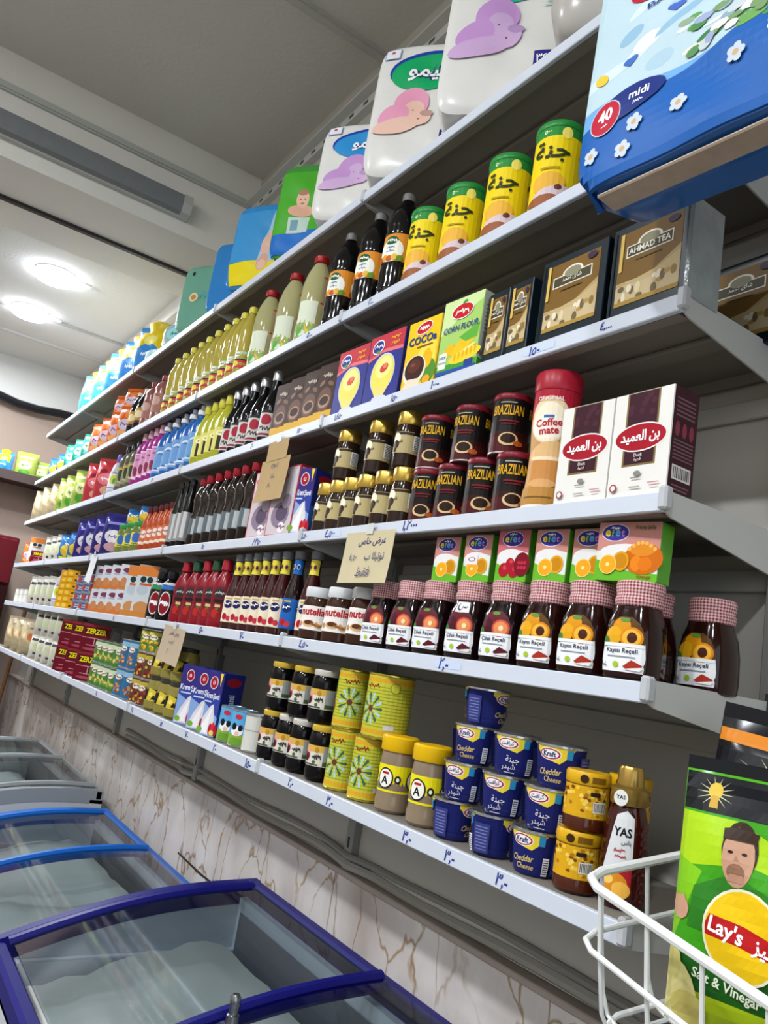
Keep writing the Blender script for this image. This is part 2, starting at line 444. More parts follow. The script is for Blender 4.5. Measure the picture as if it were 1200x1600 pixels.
obj('joint', MB().box(-3.006, -2.999, 0.274, 0.316, 0.0, 0.98), mat('#4a4039', 0.9), dado)
obj('crack', MB().prism([(-2.01, 0.760), (-1.8, 0.752), (-1.63, 0.757), (-1.63, 0.762), (-1.8, 0.760), (-2.01, 0.766)], 'y', 0.2712, 0.276), mat('#3c3630', 0.9), dado)
obj('ledge', MB().box(-5.78, 2.5, 0.262, 0.316, 0.985, 0.998, 0.002), mat('#a59890', 0.4, noise=0.1), dado)
for j, (z, r) in enumerate(((1.010, 0.011), (1.034, 0.008))):
    pts = []
    for i in range(61):
        x = -2.86 + i * 0.085
        k = math.exp(-((x + 2.07) / .05) ** 2) + math.exp(-((x + 1.02) / .05) ** 2) + math.exp(-((x + 0.02) / .05) ** 2)
        pts.append((x, 0.290 - j*0.004 - 0.030 * k, z + 0.004 * math.sin(i * .7 + j)))
    tag(obj('cable_conduit', MB().tube(pts, r, 7), mat(('#9a9891', '#84827c')[j], 0.5), None, True),
        ('thick grey cable lying on the marble ledge under the shelves', 'thin grey cable above the thick one on the marble ledge')[j], 'cable')

# ---- back panels and uprights
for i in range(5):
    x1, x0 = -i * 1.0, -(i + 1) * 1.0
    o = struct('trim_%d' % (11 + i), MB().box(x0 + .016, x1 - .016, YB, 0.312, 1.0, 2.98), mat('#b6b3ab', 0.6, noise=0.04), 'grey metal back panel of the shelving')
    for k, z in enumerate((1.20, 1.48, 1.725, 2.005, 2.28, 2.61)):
        obj('lit_band', MB().box(x0 + .018, x1 - .018, YB - .012, YB + .001, z - .055, z - .022, .002), mat('#b0aea6', 0.5), o)  # added strip, stands in for a band of light across the back panel
for i in range(6):
    o = tag(obj('shelf_upright', MB().box(-i - .015, -i + .015, YB - .022, YB + .020, 0.998, 2.98, .002), mat('#8f8f8a', 0.5, metal=0.2)),
            'grey slotted shelving upright at the %s shelf joint' % ('near end of the run, first', 'second', 'third', 'fourth', 'fifth', 'far end of the run, last')[i], 'upright', 'uprights of the wall shelving')
    for k in range(26):
        if k == 0: sl = MB().box(-.004, .004, YB - .0228, YB - .0218, -.012, .012).mesh('slot')
        obj('slot', sl, mat('#3a3a38', 0.7), o, loc=(-i, 0, 1.06 + k * .075))

# ---- shelves: one thing per bay and level
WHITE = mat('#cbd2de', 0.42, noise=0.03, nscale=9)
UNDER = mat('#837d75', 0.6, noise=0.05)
LEVEL = {7: 'top', 6: 'second from top', 5: 'third from top', 4: 'fourth from top', 3: 'second lowest', 2: 'lowest'}
BAY = ['nearest bay', 'second bay', 'middle bay', 'fourth bay', 'farthest bay']
def shelf_meshes():
    d = {}
    d['panel'] = MB().box(-.996, -.004, .006, YB - .014, -.006, -.001).mesh('panel')
    d['front_lip'] = MB().box(-.998, -.002, -.002, .008, -.026, .000, .0015).mesh('front_lip')
    d['lip_return'] = MB().box(-.990, -.010, .008, .030, -.026, -.022).mesh('lip_return')
    d['stiffener'] = MB().box(-.985, -.015, .120, .160, -.016, -.006, .003).mesh('stiffener')
    d['back_flange'] = MB().box(-.990, -.010, YB - .018, YB - .013, -.024, -.001).mesh('back_flange')
    br = [(.000, .004), (.000, -.022), (.020, -.030), (YB - .02, -.062), (YB - .02, .006)]
    d['bracket'] = MB().prism(br, 'x', -.0015, .0015).mesh('bracket')
    d['clip'] = MB().box(-.007, .007, -.006, .010, -.024, .008, .003).mesh('clip')
    return d
SM = shelf_meshes(); SHELF = {}
for k in (7, 6, 5, 4, 3, 2):
    for i in range(5):
        r = empty('wall_shelf', (-i, 0, ZS[k])); SHELF[(k, i)] = r
        tag(r, 'white metal shelf, %s level of the wall shelving, %s' % (LEVEL[k], BAY[i]), 'shelf', 'shelves of the wall shelving')
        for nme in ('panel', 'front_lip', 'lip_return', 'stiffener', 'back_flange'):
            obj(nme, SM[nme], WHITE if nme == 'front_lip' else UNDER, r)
        obj('bracket', SM['bracket'], mat('#bfc1bd', 0.45), r, loc=(-.003, 0, 0)); obj('bracket', SM['bracket'], mat('#bfc1bd', 0.45), r, loc=(-.997, 0, 0))
        obj('clip', SM['clip'], mat('#b9bcc0', 0.4), r, loc=(0.0, 0, 0))

# ---- handwritten prices on the shelf fronts (blue marker)
INK = '#2c3c8e'
def price(k, x, t, h=.014, ink=INK, sm=0):
    h = min(.0225, h*1.3)
    i = min(4, max(0, int(-x)))
    a = Art(); cx = x + i
    if sm: a.rect(cx + .01, -.013, .07, .012, '#c6d4ec')
    a.text(t, cx, -.0128, h, ink, 0.022, shear=0.25)
    me = a.mesh('price_marking', lambda u, v, hh: (u, -.002 - hh, v))
    obj('price_marking', me, None, SHELF[(k, i)])
for k, x, t, h, sm in ((6, -.86, '٢...', .012, 0), (6, -1.16, '٥...', .012, 0), (5, -.28, '١٥-', .013, 1), (5, -.13, '٤,...', .012, 0), (5, -.55, '١٠٠-', .013, 0), (5, -.69, '١٥٠', .013, 0),
        (5, -.92, '١,٤٥٠', .013, 0), (5, -1.11, '١٥٠٠', .012, 0), (5, -1.40, '٢٠', .012, 0), (5, -2.3, '٥٠', .012, 0), (4, -.56, '١,٢٠٠٠', .017, 0), (4, -.86, '٤,٥٠٠', .016, 1), (4, -.98, '١,٥٠', .013, 0), (4, -1.24, '٨٣٥٠', .016, 0),
        (4, -1.62, '١٥٠', .013, 0), (4, -2.0, '٤٥٠', .012, 0), (3, -.40, '٢,-', .019, 1), (3, -.89, '٤,٥٠-', .015, 0), (3, -1.22, '٧-', .018, 0), (3, -1.50, '٥-', .015, 0), (3, -2.4, '٢٥', .012, 0),
        (2, -.205, '٣,-', .022, 0), (2, -.32, '٣,-', .018, 0), (2, -.43, '٣,-', .021, 0), (2, -.68, '٣,-', .018, 0), (2, -.84, '٢,-', .015, 0), (2, -1.05, '١٥-', .016, 0), (2, -1.25, '٢-', .015, 0), (2, -1.45, '٧-', .015, 0), (2, -1.66, '١٥', .014, 0), (2, -1.95, '٢٥', .013, 0), (2, -2.4, '٢٥', .012, 0)):
    price(k, x, t, h, INK, sm)

# ---- lamps
def led(x, y, z, power, strength, label, drop=0.03):
    r = empty('round_ceiling_light', (x, y, z)); tag(r, label, 'ceiling light', 'round ceiling lights')
    obj('rim', MB().lathe([(.112, 0), (.114, -.002), (.114, -.007), (.110, -.009)], 28), mat('#e8e8ea', 0.4), r, True)
    obj('diffuser', MB().lathe([(.108, -.009), (.109, -drop), (.100, -drop - .010), (.07, -drop - .016), (.02, -drop - .019)], 28), mat('#f4f7ff', 0.4, emit=strength), r, True)
    obj('mounting_strap', MB().box(-.02, .02, .06, .19, -.012, -.001, .002), mat('#e4e6ea', 0.4), r)
    ld = bpy.data.lights.new('lamp', 'AREA'); ld.shape = 'DISK'; ld.size = 0.2; ld.energy = power; ld.color = (0.93, 0.965, 1.0)
    lo = bpy.data.objects.new('lamp', ld); COL.objects.link(lo); lo.parent = r; lo.location = (0, 0, -drop - .024)
    return r
led(-3.89, -.32, 3.30, 26, 22, 'bright round ceiling light nearer the beam')
led(-4.61, -.33, 3.30, 26, 22, 'bright round ceiling light farther from the beam')
led(-5.3, -1.2, 3.30, 26, 22, 'round ceiling light outside the picture near the far wall')
led(-4.2, -1.7, 3.30, 26, 22, 'round ceiling light outside the picture over the far aisle')
led(-1.35, -2.45, 3.66, 40, 40, 'round ceiling light outside the picture over the middle aisle')
led(0.0, -2.45, 3.66, 44, 40, 'round ceiling light outside the picture over the camera')
led(1.35, -2.2, 3.66, 40, 40, 'round ceiling light outside the picture behind the camera')

t = empty('tube_light_fixture', (-2.72, 0, 3.335)); tag(t, 'unlit grey tube light fixture on the face of the beam', 'light fixture')
obj('housing', MB().box(0, .030, -1.15, .005, -.052, .052, .004), mat('#b9bab6', 0.5), t)
obj('diffuser', MB().prism([(.028, -.048), (.058, -.040), (.066, 0), (.058, .040), (.028, .048)], 'y', -1.12, -.035), mat('#7d8184', 0.35, noise=0.1, nscale=30), t, True)
for yy in (-1.15, -.036): obj('end_cap', MB().prism([(.0, -.054), (.060, -.044), (.070, 0), (.060, .044), (.0, .054)], 'y', yy, yy + .042), mat('#b9bab8', 0.4), t)

# ---- far end of the shop
pp = [(-5.70, -3.0 + i*.15, 2.985 + .028 * math.sin(i*.55) - .01 * math.sin(i * 1.7)) for i in range(23)]
tag(obj('black_pipe', MB().tube(pp, .030, 8), mat('#17181c', 0.4), None, True), 'sagging black pipe along the top of the far wall', 'pipe')
fs = empty('wooden_wall_shelf', (-5.78, -.35, 2.36)); tag(fs, 'dark wooden shelf on the far wall above the fridge', 'shelf')
obj('board', MB().box(0, .30, -.55, .66, 0, .03, .003), mat('#5b4a43', 0.6, noise=.2), fs)
obj('front_edge', MB().box(.30, .315, -.55, .66, -.015, .055, .003), mat('#463a37', 0.6), fs)
for yy in (-.4, .1, .5): obj('bracket', MB().prism([(0.0, 0), (.25, 0), (0, -.2)], 'y', yy, yy + .01), mat('#6a6764', 0.6), fs)
fr = empty('red_drinks_fridge', (-5.50, -.36, 0)); tag(fr, 'dark red drinks fridge standing at the far wall', 'fridge')
obj('cabinet', MB().box(-.27, .22, -.40, .40, 0.05, 1.94, .01), mat('#4c0a13', 0.4), fr)
obj('door', MB().box(.22, .26, -.39, .39, .25, 1.60, .006), mat('#2a1013', 0.2), fr)
obj('header_panel', MB().box(.22, .265, -.39, .39, 1.62, 1.92, .006), mat('#560c17', 0.4), fr)
obj('handle', MB().box(.26, .285, .30, .33, .8, 1.3, .005), mat('#2a2a2c', 0.4), fr)
for sx in (-.22, .18):
    for sy in (-.34, .34): obj('foot', MB().lathe([(.02, 0), (.02, .05)], 8, cx=sx, cy=sy), mat('#222222', 0.6), fr)
bp_ = empty('broom_handle', (0, 0, 0)); 
obj('pole', MB().tube([(-5.14, .10, 0.02), (-5.20, .17, 1.50)], .014, 8), mat('#5f4226', 0.5, noise=.2), bp_, True)
obj('brush_head', MB().box(-5.22, -5.06, .06, .14, 0, .06, .006), mat('#3c3a38', 0.8), bp_)
tag(bp_, 'brown wooden broom handle leaning beside the far end of shelves', 'broom')

# ---- freezers
GLASS = thin_glass('freezer_glass', '#dfe4e6')
def freezer(name, x0, x1, yb, zb, yf, zf, rim, body, frost, label, nlid=2):
    r = empty(name, ((x0+x1)/2, (yb+yf)/2, 0)); tag(r, label, 'freezer', 'chest freezers below the shelves')
    ox, oy = (x0+x1)/2, (yb+yf)/2
    RM = mat(rim, 0.42); BD = mat(body, 0.4)
    def prof(t): return (yb + (yf-yb)*t - oy, zb + (zf-zb)*t + 0.030*math.sin(PI*t))
    X0, X1 = x0-ox, x1-ox; YBk, YFr = yb-oy, yf-oy
    wall = MB()
    for (a, b_, c, d, zt) in ((X0, X1, YFr, YFr+.05, zf-.03), (X0, X1, YBk-.05, YBk, zb-.03), (X0, X0+.05, YFr+.05, YBk-.05, min(zf, zb)-.03), (X1-.05, X1, YFr+.05, YBk-.05, min(zf, zb)-.03)):
        wall.box(a, b_, c, d, .06, zt)
    wall.box(X0+.05, X1-.05, YFr+.05, YBk-.05, .06, .12)
    obj('cabinet', wall, BD, r)
    for sx in (X0+.06, X1-.06):
        for sy in (YFr+.06, YBk-.06): obj('foot', MB().lathe([(.025, 0), (.025, .062)], 8, cx=sx, cy=sy), mat('#26262a', 0.7), r)
    # rim: two long rails and two curved end rails
    obj('rim_rail', MB().box(X0, X1, YBk-.035, YBk, zb-.035, zb+.010, .008), RM, r); obj('rim_rail', MB().box(X0, X1, YFr, YFr+.035, zf-.045, zf+.008, .008), RM, r)
    obj('rim_groove', MB().box(X0+.03, X1-.03, YBk-.039, YBk-.034, zb-.020, zb+.004), mat('#20263f', 0.4), r)
    for xa, xb in ((X0, X0+.026), (X1-.026, X1)):
        mb = MB(); top = [prof(i/12) for i in range(13)]
        poly = [(y, z+.010) for y, z in top] + [(y, z-.045) for y, z in reversed(top)]
        n = len(top); v = []; f = []
        for (y, z) in top:
            v += [(xa, y, z+.008), (xb, y, z+.008), (xb, y, z-.045), (xa, y, z-.045)]
        for i in range(n-1):
            for q in range(4): f.append((i*4+q, i*4+(q+1)%4, (i+1)*4+(q+1)%4, (i+1)*4+q))
        f += [(0, 1, 2, 3), ((n-1)*4, (n-1)*4+3, (n-1)*4+2, (n-1)*4+1)]
        mb.add(v, f); obj('end_rail', mb, RM, r, True)
        ew = MB(); vv = []; ff = []
        for (y, z) in top: vv += [(xa+.002, y, z-.044), (xb-.002, y, z-.044), (xb-.002, y, .5), (xa+.002, y, .5)]
        for i in range(n-1):
            for q in range(4): ff.append((i*4+q, i*4+(q+1)%4, (i+1)*4+(q+1)%4, (i+1)*4+q))
        ew.add(vv, ff); obj('end_wall', ew, BD, r)
    # sliding lids
    L_ = (X1-X0-.08)/nlid
    for i in range(nlid):
        la, lb = X0+.04+i*L_-(.02 if i else 0), X0+.04+(i+1)*L_+.0
        dz = .004 + (.014 if i % 2 else 0)
        lid = MB(); v = []; f = []
        for j in range(13):
            y, z = prof(.06 + .88*j/12)
            v += [(la, y, z+dz), (lb, y, z+dz), (lb, y, z+dz-.004), (la, y, z+dz-.004)]
        for j in range(12):
            for q in range(4): f.append((j*4+q, j*4+(q+1)%4, (j+1)*4+(q+1)%4, (j+1)*4+q))
        f += [(0, 1, 2, 3), (48, 51, 50, 49)]
        lid.add(v, f); g = obj('glass_lid', lid, GLASS, r, True)
        for xx in ((la, lb) if i else (la+.008, lb-.008)):
            obj('lid_frame', MB().tube([(xx, *(lambda p: (p[0], p[1]+dz))(prof(.05+.9*j/12))) for j in range(13)], .011, 6), RM, g, True)
    obj('liner', MB().box(X0+.052, X1-.052, YFr+.052, YFr+.056, .13, zf-.06).box(X0+.052, X1-.052, YBk-.056, YBk-.052, .13, zb-.06), mat('#74757c', 0.4), r)
    fb = MB(); nx, ny = 18, 10; v = []; f = []
    rnd = random.Random(hash(name) % 97 if False else len(label))
    for i in range(nx+1):
        for j in range(ny+1):
            u, t_ = i/nx, j/ny
            zz = min(zf, zb) - frost + (zb - zf)*.5*(1-t_) + .014*math.sin(u*7+1)*math.sin(t_*5) + rnd.uniform(-.008, .008)
            v.append((X0+.07+(X1-X0-.14)*u, YBk-.10-(YBk-YFr-.17)*t_, zz))
    for i in range(nx):
        for j in range(ny): a = i*(ny+1)+j; f.append((a, a+1, a+ny+2, a+ny+1))
    n0 = len(v); v += [(p[0], p[1], .125) for p in v[:]]
    rim_i = [i*(ny+1) for i in range(nx+1)] + [nx*(ny+1)+j for j in range(1, ny+1)] + [i*(ny+1)+ny for i in range(nx-1, -1, -1)] + [j for j in range(ny-1, 0, -1)]
    for a, b_ in zip(rim_i, rim_i[1:]+rim_i[:1]): f.append((a, b_, b_+n0, a+n0))
    fb.add(v, f); o = obj('frosted_wrap', fb, mat('#d2d2cb', 0.5, noise=.08, nscale=8), r, True); o['label'] = 'pale frosted wrapping over the freezer contents'
    return r, ox, oy, prof
r, ox, oy, pf = freezer('chest_freezer', -1.34, -.02, .225, .872, -.40, .752, '#11116c', '#c9ced6', .062, 'dark blue rimmed glass top chest freezer nearest the camera')
lk = obj('lock_pin', MB().lathe([(.011, 0), (.011, .02), (.008, .022), (.008, .034), (.0095, .036), (.0095, .046), (.006, .052)], 12), mat('#8d8f93', 0.25, metal=0.9), r, True, loc=(-.66-ox+.0, -.135-oy, pf(.57)[1]+.012))
freezer('chest_freezer', -2.66, -1.42, .215, .745, -.40, .655, '#1260b8', '#c9ced6', .055, 'light blue rimmed glass top chest freezer in the middle')
freezer('chest_freezer', -4.02, -2.76, .215, .792, -.40, .72, '#8f9496', '#c2c5c6', .12, 'grey metal rimmed chest freezer farthest away')
# ================================================================== PRODUCTS
def bottle(kind, prof, bm, cap, cm, art=None, n=2.0, sx=1.0, sy=1.0, dv=None, seg=20, smooth=True, cap_n=2.0, extra=None, pm=None):
    proto(kind)
    part(kind, 'body', MB().lathe(prof, seg, n, sx, sy), bm, smooth)
    if cap: part(kind, 'cap', MB().lathe(cap, seg, cap_n, sx if cap_n != 2.0 else 1, sy if cap_n != 2.0 else 1), cm, smooth)
    if art:
        R = max(r for r, z in prof)
        for A in art.clusters(): part(kind, 'label', A.mesh('label', on_lathe(prof, R, n, sx, sy), R * .22, dv, m=pm), None)
    if extra: extra(kind)
    return P[kind]
def carton(kind, w_, d, h, bm, art, side=None, side_l=None, back=None, pm=None, c=.0012):
    proto(kind)
    part(kind, 'carton', MB().box(-w_/2, w_/2, -d/2, d/2, 0, h, c), bm)
    part(kind, 'front_print', art.mesh('front_print', flat_front(d), m=pm), None)
    if side: part(kind, 'side_print', side.mesh('side_print', flat_side(w_), m=pm), None)
    # top flap seam
    part(kind, 'flap', MB().box(-w_/2+.002, w_/2-.002, -d/2+.002, -d/2+.002+d*.45, h, h+.0008), bm)
    return P[kind]
def pouch_fn(w_, h, d, wr=.004, ph=0.0):
    def fn(u, v, e):
        t = min(1, max(0, v/h)); s_ = min(1, abs(2*u/w_))
        D = d/2 * (max(0, 1 - s_**3))**.6 * (max(0, math.sin(PI*min(1, max(0, (t*1.06-.03)))))) ** .55
        D += wr * math.sin(u*70 + v*40 + ph) * math.sin(v*55 + ph*2) * (1 - s_**2) * math.sin(PI*t)
        return (u, -max(D, .0008) - e, v)
    return fn
def pouch(kind, w_, h, d, bm, art=None, wr=.004, ph=0.0, pm=None, seal=True):
    proto(kind)
    fn = pouch_fn(w_, h, d, wr, ph); nx, nz = 20, 24; v = []; f = []
    for sgn in (1, -1):
        for i in range(nx+1):
            for j in range(nz+1):
                u = w_*(i/nx-.5); q = fn(u, h*j/nz, 0); v.append((q[0], q[1]*sgn, q[2]))
    N = (nx+1)*(nz+1)
    for i in range(nx):
        for j in range(nz):
            a = i*(nz+1)+j; b_ = a+nz+1
            f.append((a, b_, b_+1, a+1)); f.append((N+a, N+a+1, N+b_+1, N+b_))
    per = [i*(nz+1) for i in range(nx+1)] + [nx*(nz+1)+j for j in range(1, nz+1)] + [i*(nz+1)+nz for i in range(nx-1, -1, -1)] + [j for j in range(nz-1, 0, -1)]
    for a, b_ in zip(per, per[1:]+per[:1]): f.append((a, N+a, N+b_, b_))
    part(kind, 'bag', MB().add(v, f), bm, True)
    if seal: part(kind, 'top_seal', MB().box(-w_/2, w_/2, -.0015, .0015, h-.001, h+.012), bm)
    if art:
        for A in art.clusters(): part(kind, 'print', A.mesh('print', fn, w_/20, h/24, base=.0008, m=pm or PRINTG, bounds=(-w_*.495, w_*.495, 0.0, h)), None)
    return P[kind]
def pack_fn(w_, d, h, n=5.0, wr=.004, ph=0.0):
    def fn(u, v, e):
        a = min(1, abs(2*u/w_)); b_ = min(1, abs(2*v/h-1))
        D = d/2 * max(0.0, 1 - a**n - b_**n) ** (1/n)
        D += wr*math.sin(u*38+ph+v*22)*math.sin(v*31+ph*1.7) * (1-a)*1.3*(1-b_)**.5
        return (u, -D - e, v)
    return fn
def pack(kind, w_, d, h, bm, art=None, n=7.0, wr=.004, ph=0.0, extra=None, pm=None, top=None):
    proto(kind); fn = pack_fn(w_, d, h, n, wr, ph); v = []; f = []; nx, nz = 40, 44
    def cs(i, m_):  # cluster samples to the edges
        t = i/m_*2-1; return math.copysign(abs(t)**.8, t)
    N = (nx+1)*(nz+1)
    for sgn in (1, -1):
        for i in range(nx+1):
            for j in range(nz+1):
                uu, vv = cs(i, nx), cs(j, nz)
                m_ = (abs(uu)**n + abs(vv)**n) ** (1/n); M_ = max(abs(uu), abs(vv)) or 1
                k = M_/m_ if m_ > 0 else 1
                uu *= k; vv *= k
                q = fn(uu*w_/2, (vv+1)*h/2, 0); v.append((q[0], q[1]*sgn, q[2]))
    for i in range(nx):
        for j in range(nz):
            a = i*(nz+1)+j; b_ = a+nz+1
            f.append((a, b_, b_+1, a+1)); f.append((N+a, N+a+1, N+b_+1, N+b_))
    per = [i*(nz+1) for i in range(nx+1)] + [nx*(nz+1)+j for j in range(1, nz+1)] + [i*(nz+1)+nz for i in range(nx-1, -1, -1)] + [j for j in range(nz-1, 0, -1)]
    for a, b_ in zip(per, per[1:]+per[:1]): f.append((a, N+a, N+b_, b_))
    part(kind, 'pack', MB().add(v, f), bm, True)
    if art:
        for A in art.clusters(): part(kind, 'print', A.mesh('print', fn, w_/40, h/44, base=.0022, step=.00005, m=pm or PRINTG, bounds=(-w_*.478, w_*.478, h*.02, h*.98)), None)
    if extra: extra(kind)
    return P[kind]
BLUE2 = '#1b2f9a'
# ---------------- tea boxes
def tea_art(w_, h, t1, bold=True):
    a = Art(); m_ = w_*.10
    a.rect(0, h/2+.004, w_-2*m_, h-.034, '#7b5b26')
    pw = w_-2*m_
    a.rect(0, .013+.024, pw, .038, '#c9b48a')
    a.poly([(-pw/2, .056), (-pw*.2, .052), (pw*.1, .060), (pw/2, .086), (pw/2, .05), (-pw/2, .05)], '#b59c6a')
    a.poly([(-pw/2, .05), (pw/2, .05), (pw/2, .078), (pw*.2, .062)], '#c2ab7c')
    rnd = random.Random(3); l = a.l + 1
    for i in range(14): a.ell(rnd.uniform(-pw/2+.006, pw/2-.006), rnd.uniform(.026, .05), rnd.uniform(.003, .007), rnd.uniform(.003, .010), rnd.choice(['#dccba0', '#8f7440', '#b08d4c', '#e6dcc0', '#6f6040']), 8, l=l)
    a.l = l
    a.rect(0, .021, pw, .007, '#a8873f')
    cy = h*.70
    a.poly([(-pw*.37, cy-.012), (pw*.37, cy-.012), (pw*.37, cy+.008), (-pw*.37, cy+.008)], '#ece6d4'); a.ell(0, cy+.008, pw*.2, .013, '#ece6d4', 16)
    a.rect(0, cy-.002, pw*.70, .016, '#4a4430'); a.ell(0, cy+.009, pw*.16, .009, '#8d8a70', 14)
    a.text(t1, 0, cy-.002, .010, '#f2ecdc', .02, maxw=pw*.66)
    a.rect(0, cy-.019, pw*.40, .0025, '#6d5326')
    a.ell(pw*.36, h-.022, pw*.09, .006, '#3d2b45', 12)
    a.rect(-w_*.455, h*.5, .003, h*.9, '#0f1a1e'); a.rect(-pw/2+.006, h*.5+.03, .006, h*.42, '#d8b75c')
    return a
NAVY = mat('#14222a', 0.3)
carton('tea_box', .142, .060, .150, NAVY, tea_art(.142, .150, ar('شاى احمد')), pm=PRINTG)
carton('tea_box_wrapped', .140, .070, .152, NAVY, tea_art(.140, .152, 'AHMAD TEA'), pm=PRINTG)
part('tea_box_wrapped', 'plastic_wrap', MB().box(.0705, .0725, -.0355, .0355, -.0, .1535, .001).box(.066, .0726, -.0362, -.0356, 0.0, .1535), mat('#9ba2a2', 0.18, noise=.25, nscale=28, bump=.6, bscale=30), False)
carton('tea_box_small', .055, .055, .138, NAVY, tea_art(.055, .138, ar('شاى احمد')), pm=PRINTG)
# ---------------- corn flour, cocoa, pudding
a = Art(); w_, h = .112, .160
a.rect(0, h/2, w_-.001, h-.001, '#a7cf6c'); a.poly([(-w_/2, h), (-w_/2, h*.55), (-.01, h*.72), (w_/2, h*.9), (w_/2, h)], '#cfe6a3'); a.rect(0, .012, w_-.001, .023, '#3f9a35')
a.ell(.016, .060, .040, .013, '#f4c21a', 18, .45); a.ell(.022, .034, .044, .013, '#f7d130', 18, .12); a.ell(-.028, .050, .020, .010, '#f0b90f', 14, .8); a.poly([(.0, .075), (.054, .094), (.050, .066), (.02, .062)], '#5fae3c')
a.ell(.030, .047, .020, .004, '#fbe37a', 12, .3)
for i in range(6): a.ell(-.005+.011*i, .034+.0015*i, .003, .009, '#e3ae10', 6, l=a.l)
a.rect(-.040, .033, .022, .034, '#e9f0e2'); a.text('100%', -.040, .040, .007, BLUE2, .02, maxw=.020); a.text('natural', -.040, .030, .005, BLUE2, maxw=.019)
a.rect(.0, .007, w_-.002, .008, '#2a4da0'); a.rect(.036, .016, .022, .014, '#24408f')
a.ell(0, h-.030, .031, .017, '#ffffff'); a.ell(0, h-.030, .029, .015, '#c5161d'); a.text('~', 0, h-.030, .013, '#ffffff', .02, maxw=.046); a.ell(.004, h-.012, .007, .003, '#3f8d2f', 10, .5)
a.text('CORN FLOUR', .002, h-.064, .0125, '#1b3a8c', .018, maxw=.098, shear=.12)
s_ = Art(); s_.rect(0, h/2, .043, h-.002, '#c9cfbf'); s_.rect(0, .05, .030, .05, '#9fa696'); s_.rect(0, .012, .043, .022, '#3f9a35'); 
for i in range(8): s_.rect(0, .075+i*.008, .030, .003, '#6f7666', l=s_.l)
carton('corn_flour_box', w_, .045, h, mat('#9cc565', 0.4), a, s_)
a = Art(); w_, h = .104, .152
a.rect(0, h/2, w_-.001, h-.001, '#f2c713'); a.ell(.018, .060, .030, .040, '#f6dc55', 18); a.ell(.030, .030, .024, .028, '#4f8f2d', 16)
a.ell(.022, .060, .016, .022, '#f0b60c', 14); a.ell(.038, .085, .010, .016, '#f8d94a', 12)
a.ell(-.014, .040, .036, .034, '#efe3cf', 22); a.ell(-.014, .044, .031, .028, '#3a1a12', 22); a.ell(-.016, .050, .021, .015, '#5a2a1b', 16); a.ell(-.02, .053, .008, .004, '#7a4430', 10); a.poly([(-.05, .0), (.012, .0), (.004, .02), (-.03, .022)], '#e6d8c0')
a.ell(.0, h-.020, .026, .014, '#ffffff', rot=.15); a.ell(.0, h-.020, .024, .012, '#c5161d', rot=.15); a.text('~', 0, h-.020, .010, '#ffffff', .02, maxw=.036)
a.text('COCOa', .0, h-.046, .019, '#1a3d82', .03, fullw=.088); a.rect(.010, h-.062, .05, .003, '#8a5a1a'); a.ell(.03, .012, .012, .010, '#eaa310')
carton('cocoa_box', w_, .045, h, mat('#e2b714', 0.4), a)
for nm, fruit, sp in (('pudding_box', '#d8503a', '#2b2f8c'), ('custard_box', '#cf3b2e', '#2b2f8c')):
    a = Art(); w_, h = .126, .160
    a.rect(0, h/2, w_-.001, h-.001, '#2a2f86'); a.poly([(-w_/2, h), (-w_/2, h-.052), (-.02, h-.040), (.02, h-.046), (w_/2, h-.040), (w_/2, h)], '#c43645'); a.poly([(-w_/2, h-.06), (-.01, h-.045), (w_/2, h-.050), (w_/2, h-.042), (0, h-.037), (-w_/2, h-.052)], '#e2727a')
    a.ell(.0, .064, .044, .048, '#c9cfe6', 24); a.ell(.0, .064, .041, .044, '#e9dd5c', 24); a.ell(.002, .078, .030, .026, '#f2ea8e', 20); a.poly([(-.03, .03), (.03, .03), (.014, .008), (-.014, .008)], '#e6da7a'); a.ell(.0, .006, .026, .006, '#cfd4ea', 16)
    a.ell(.004, .076, .015, .010, fruit, 12, .3); a.ell(.008, .080, .008, .006, '#e77a5e', 10)
    a.ell(-.030, h-.028, .022, .017, '#f4f4fa', rot=.2); a.ell(-.030, h-.028, .019, .014, sp, rot=.2); a.text('~', -.030, h-.026, .010, '#ffffff', .02, maxw=.028); a.ell(-.028, h-.040, .008, .004, '#3f9a35')
    a.text('~', .032, h-.016, .011, '#f2b31a', .02, maxw=.04); a.text('~', .034, h-.030, .010, '#f2b31a', .02, maxw=.04)
    carton(nm, w_, .045, h, mat('#262b7c', 0.35), a, pm=PRINTG)
# ---------------- brown sachet boxes (third shelf)
a = Art(); w_, h = .078, .150
a.rect(0, h/2, w_-.001, h-.001, '#3e2820'); a.rect(0, .013, w_-.001, .024, '#d8a92b'); a.ell(0, .055, .030, .032, '#6b4a3c', 18); a.ell(0, .050, .024, .018, '#a98a72', 16); a.ell(0, .052, .019, .012, '#3a2018', 14); a.ell(0, h-.030, .024, .016, '#3a2a26', 16); a.text('~', 0, h-.030, .014, '#c9b8a4', .015, maxw=.04); a.ell(-.018, .1, .012, .006, '#8a6c58', 10, .5); a.ell(.02, .094, .014, .006, '#785844', 10, -.4)
carton('chocolate_mix_box', w_, .055, h, mat('#3a2620', 0.5), a, pm=PRINTG)
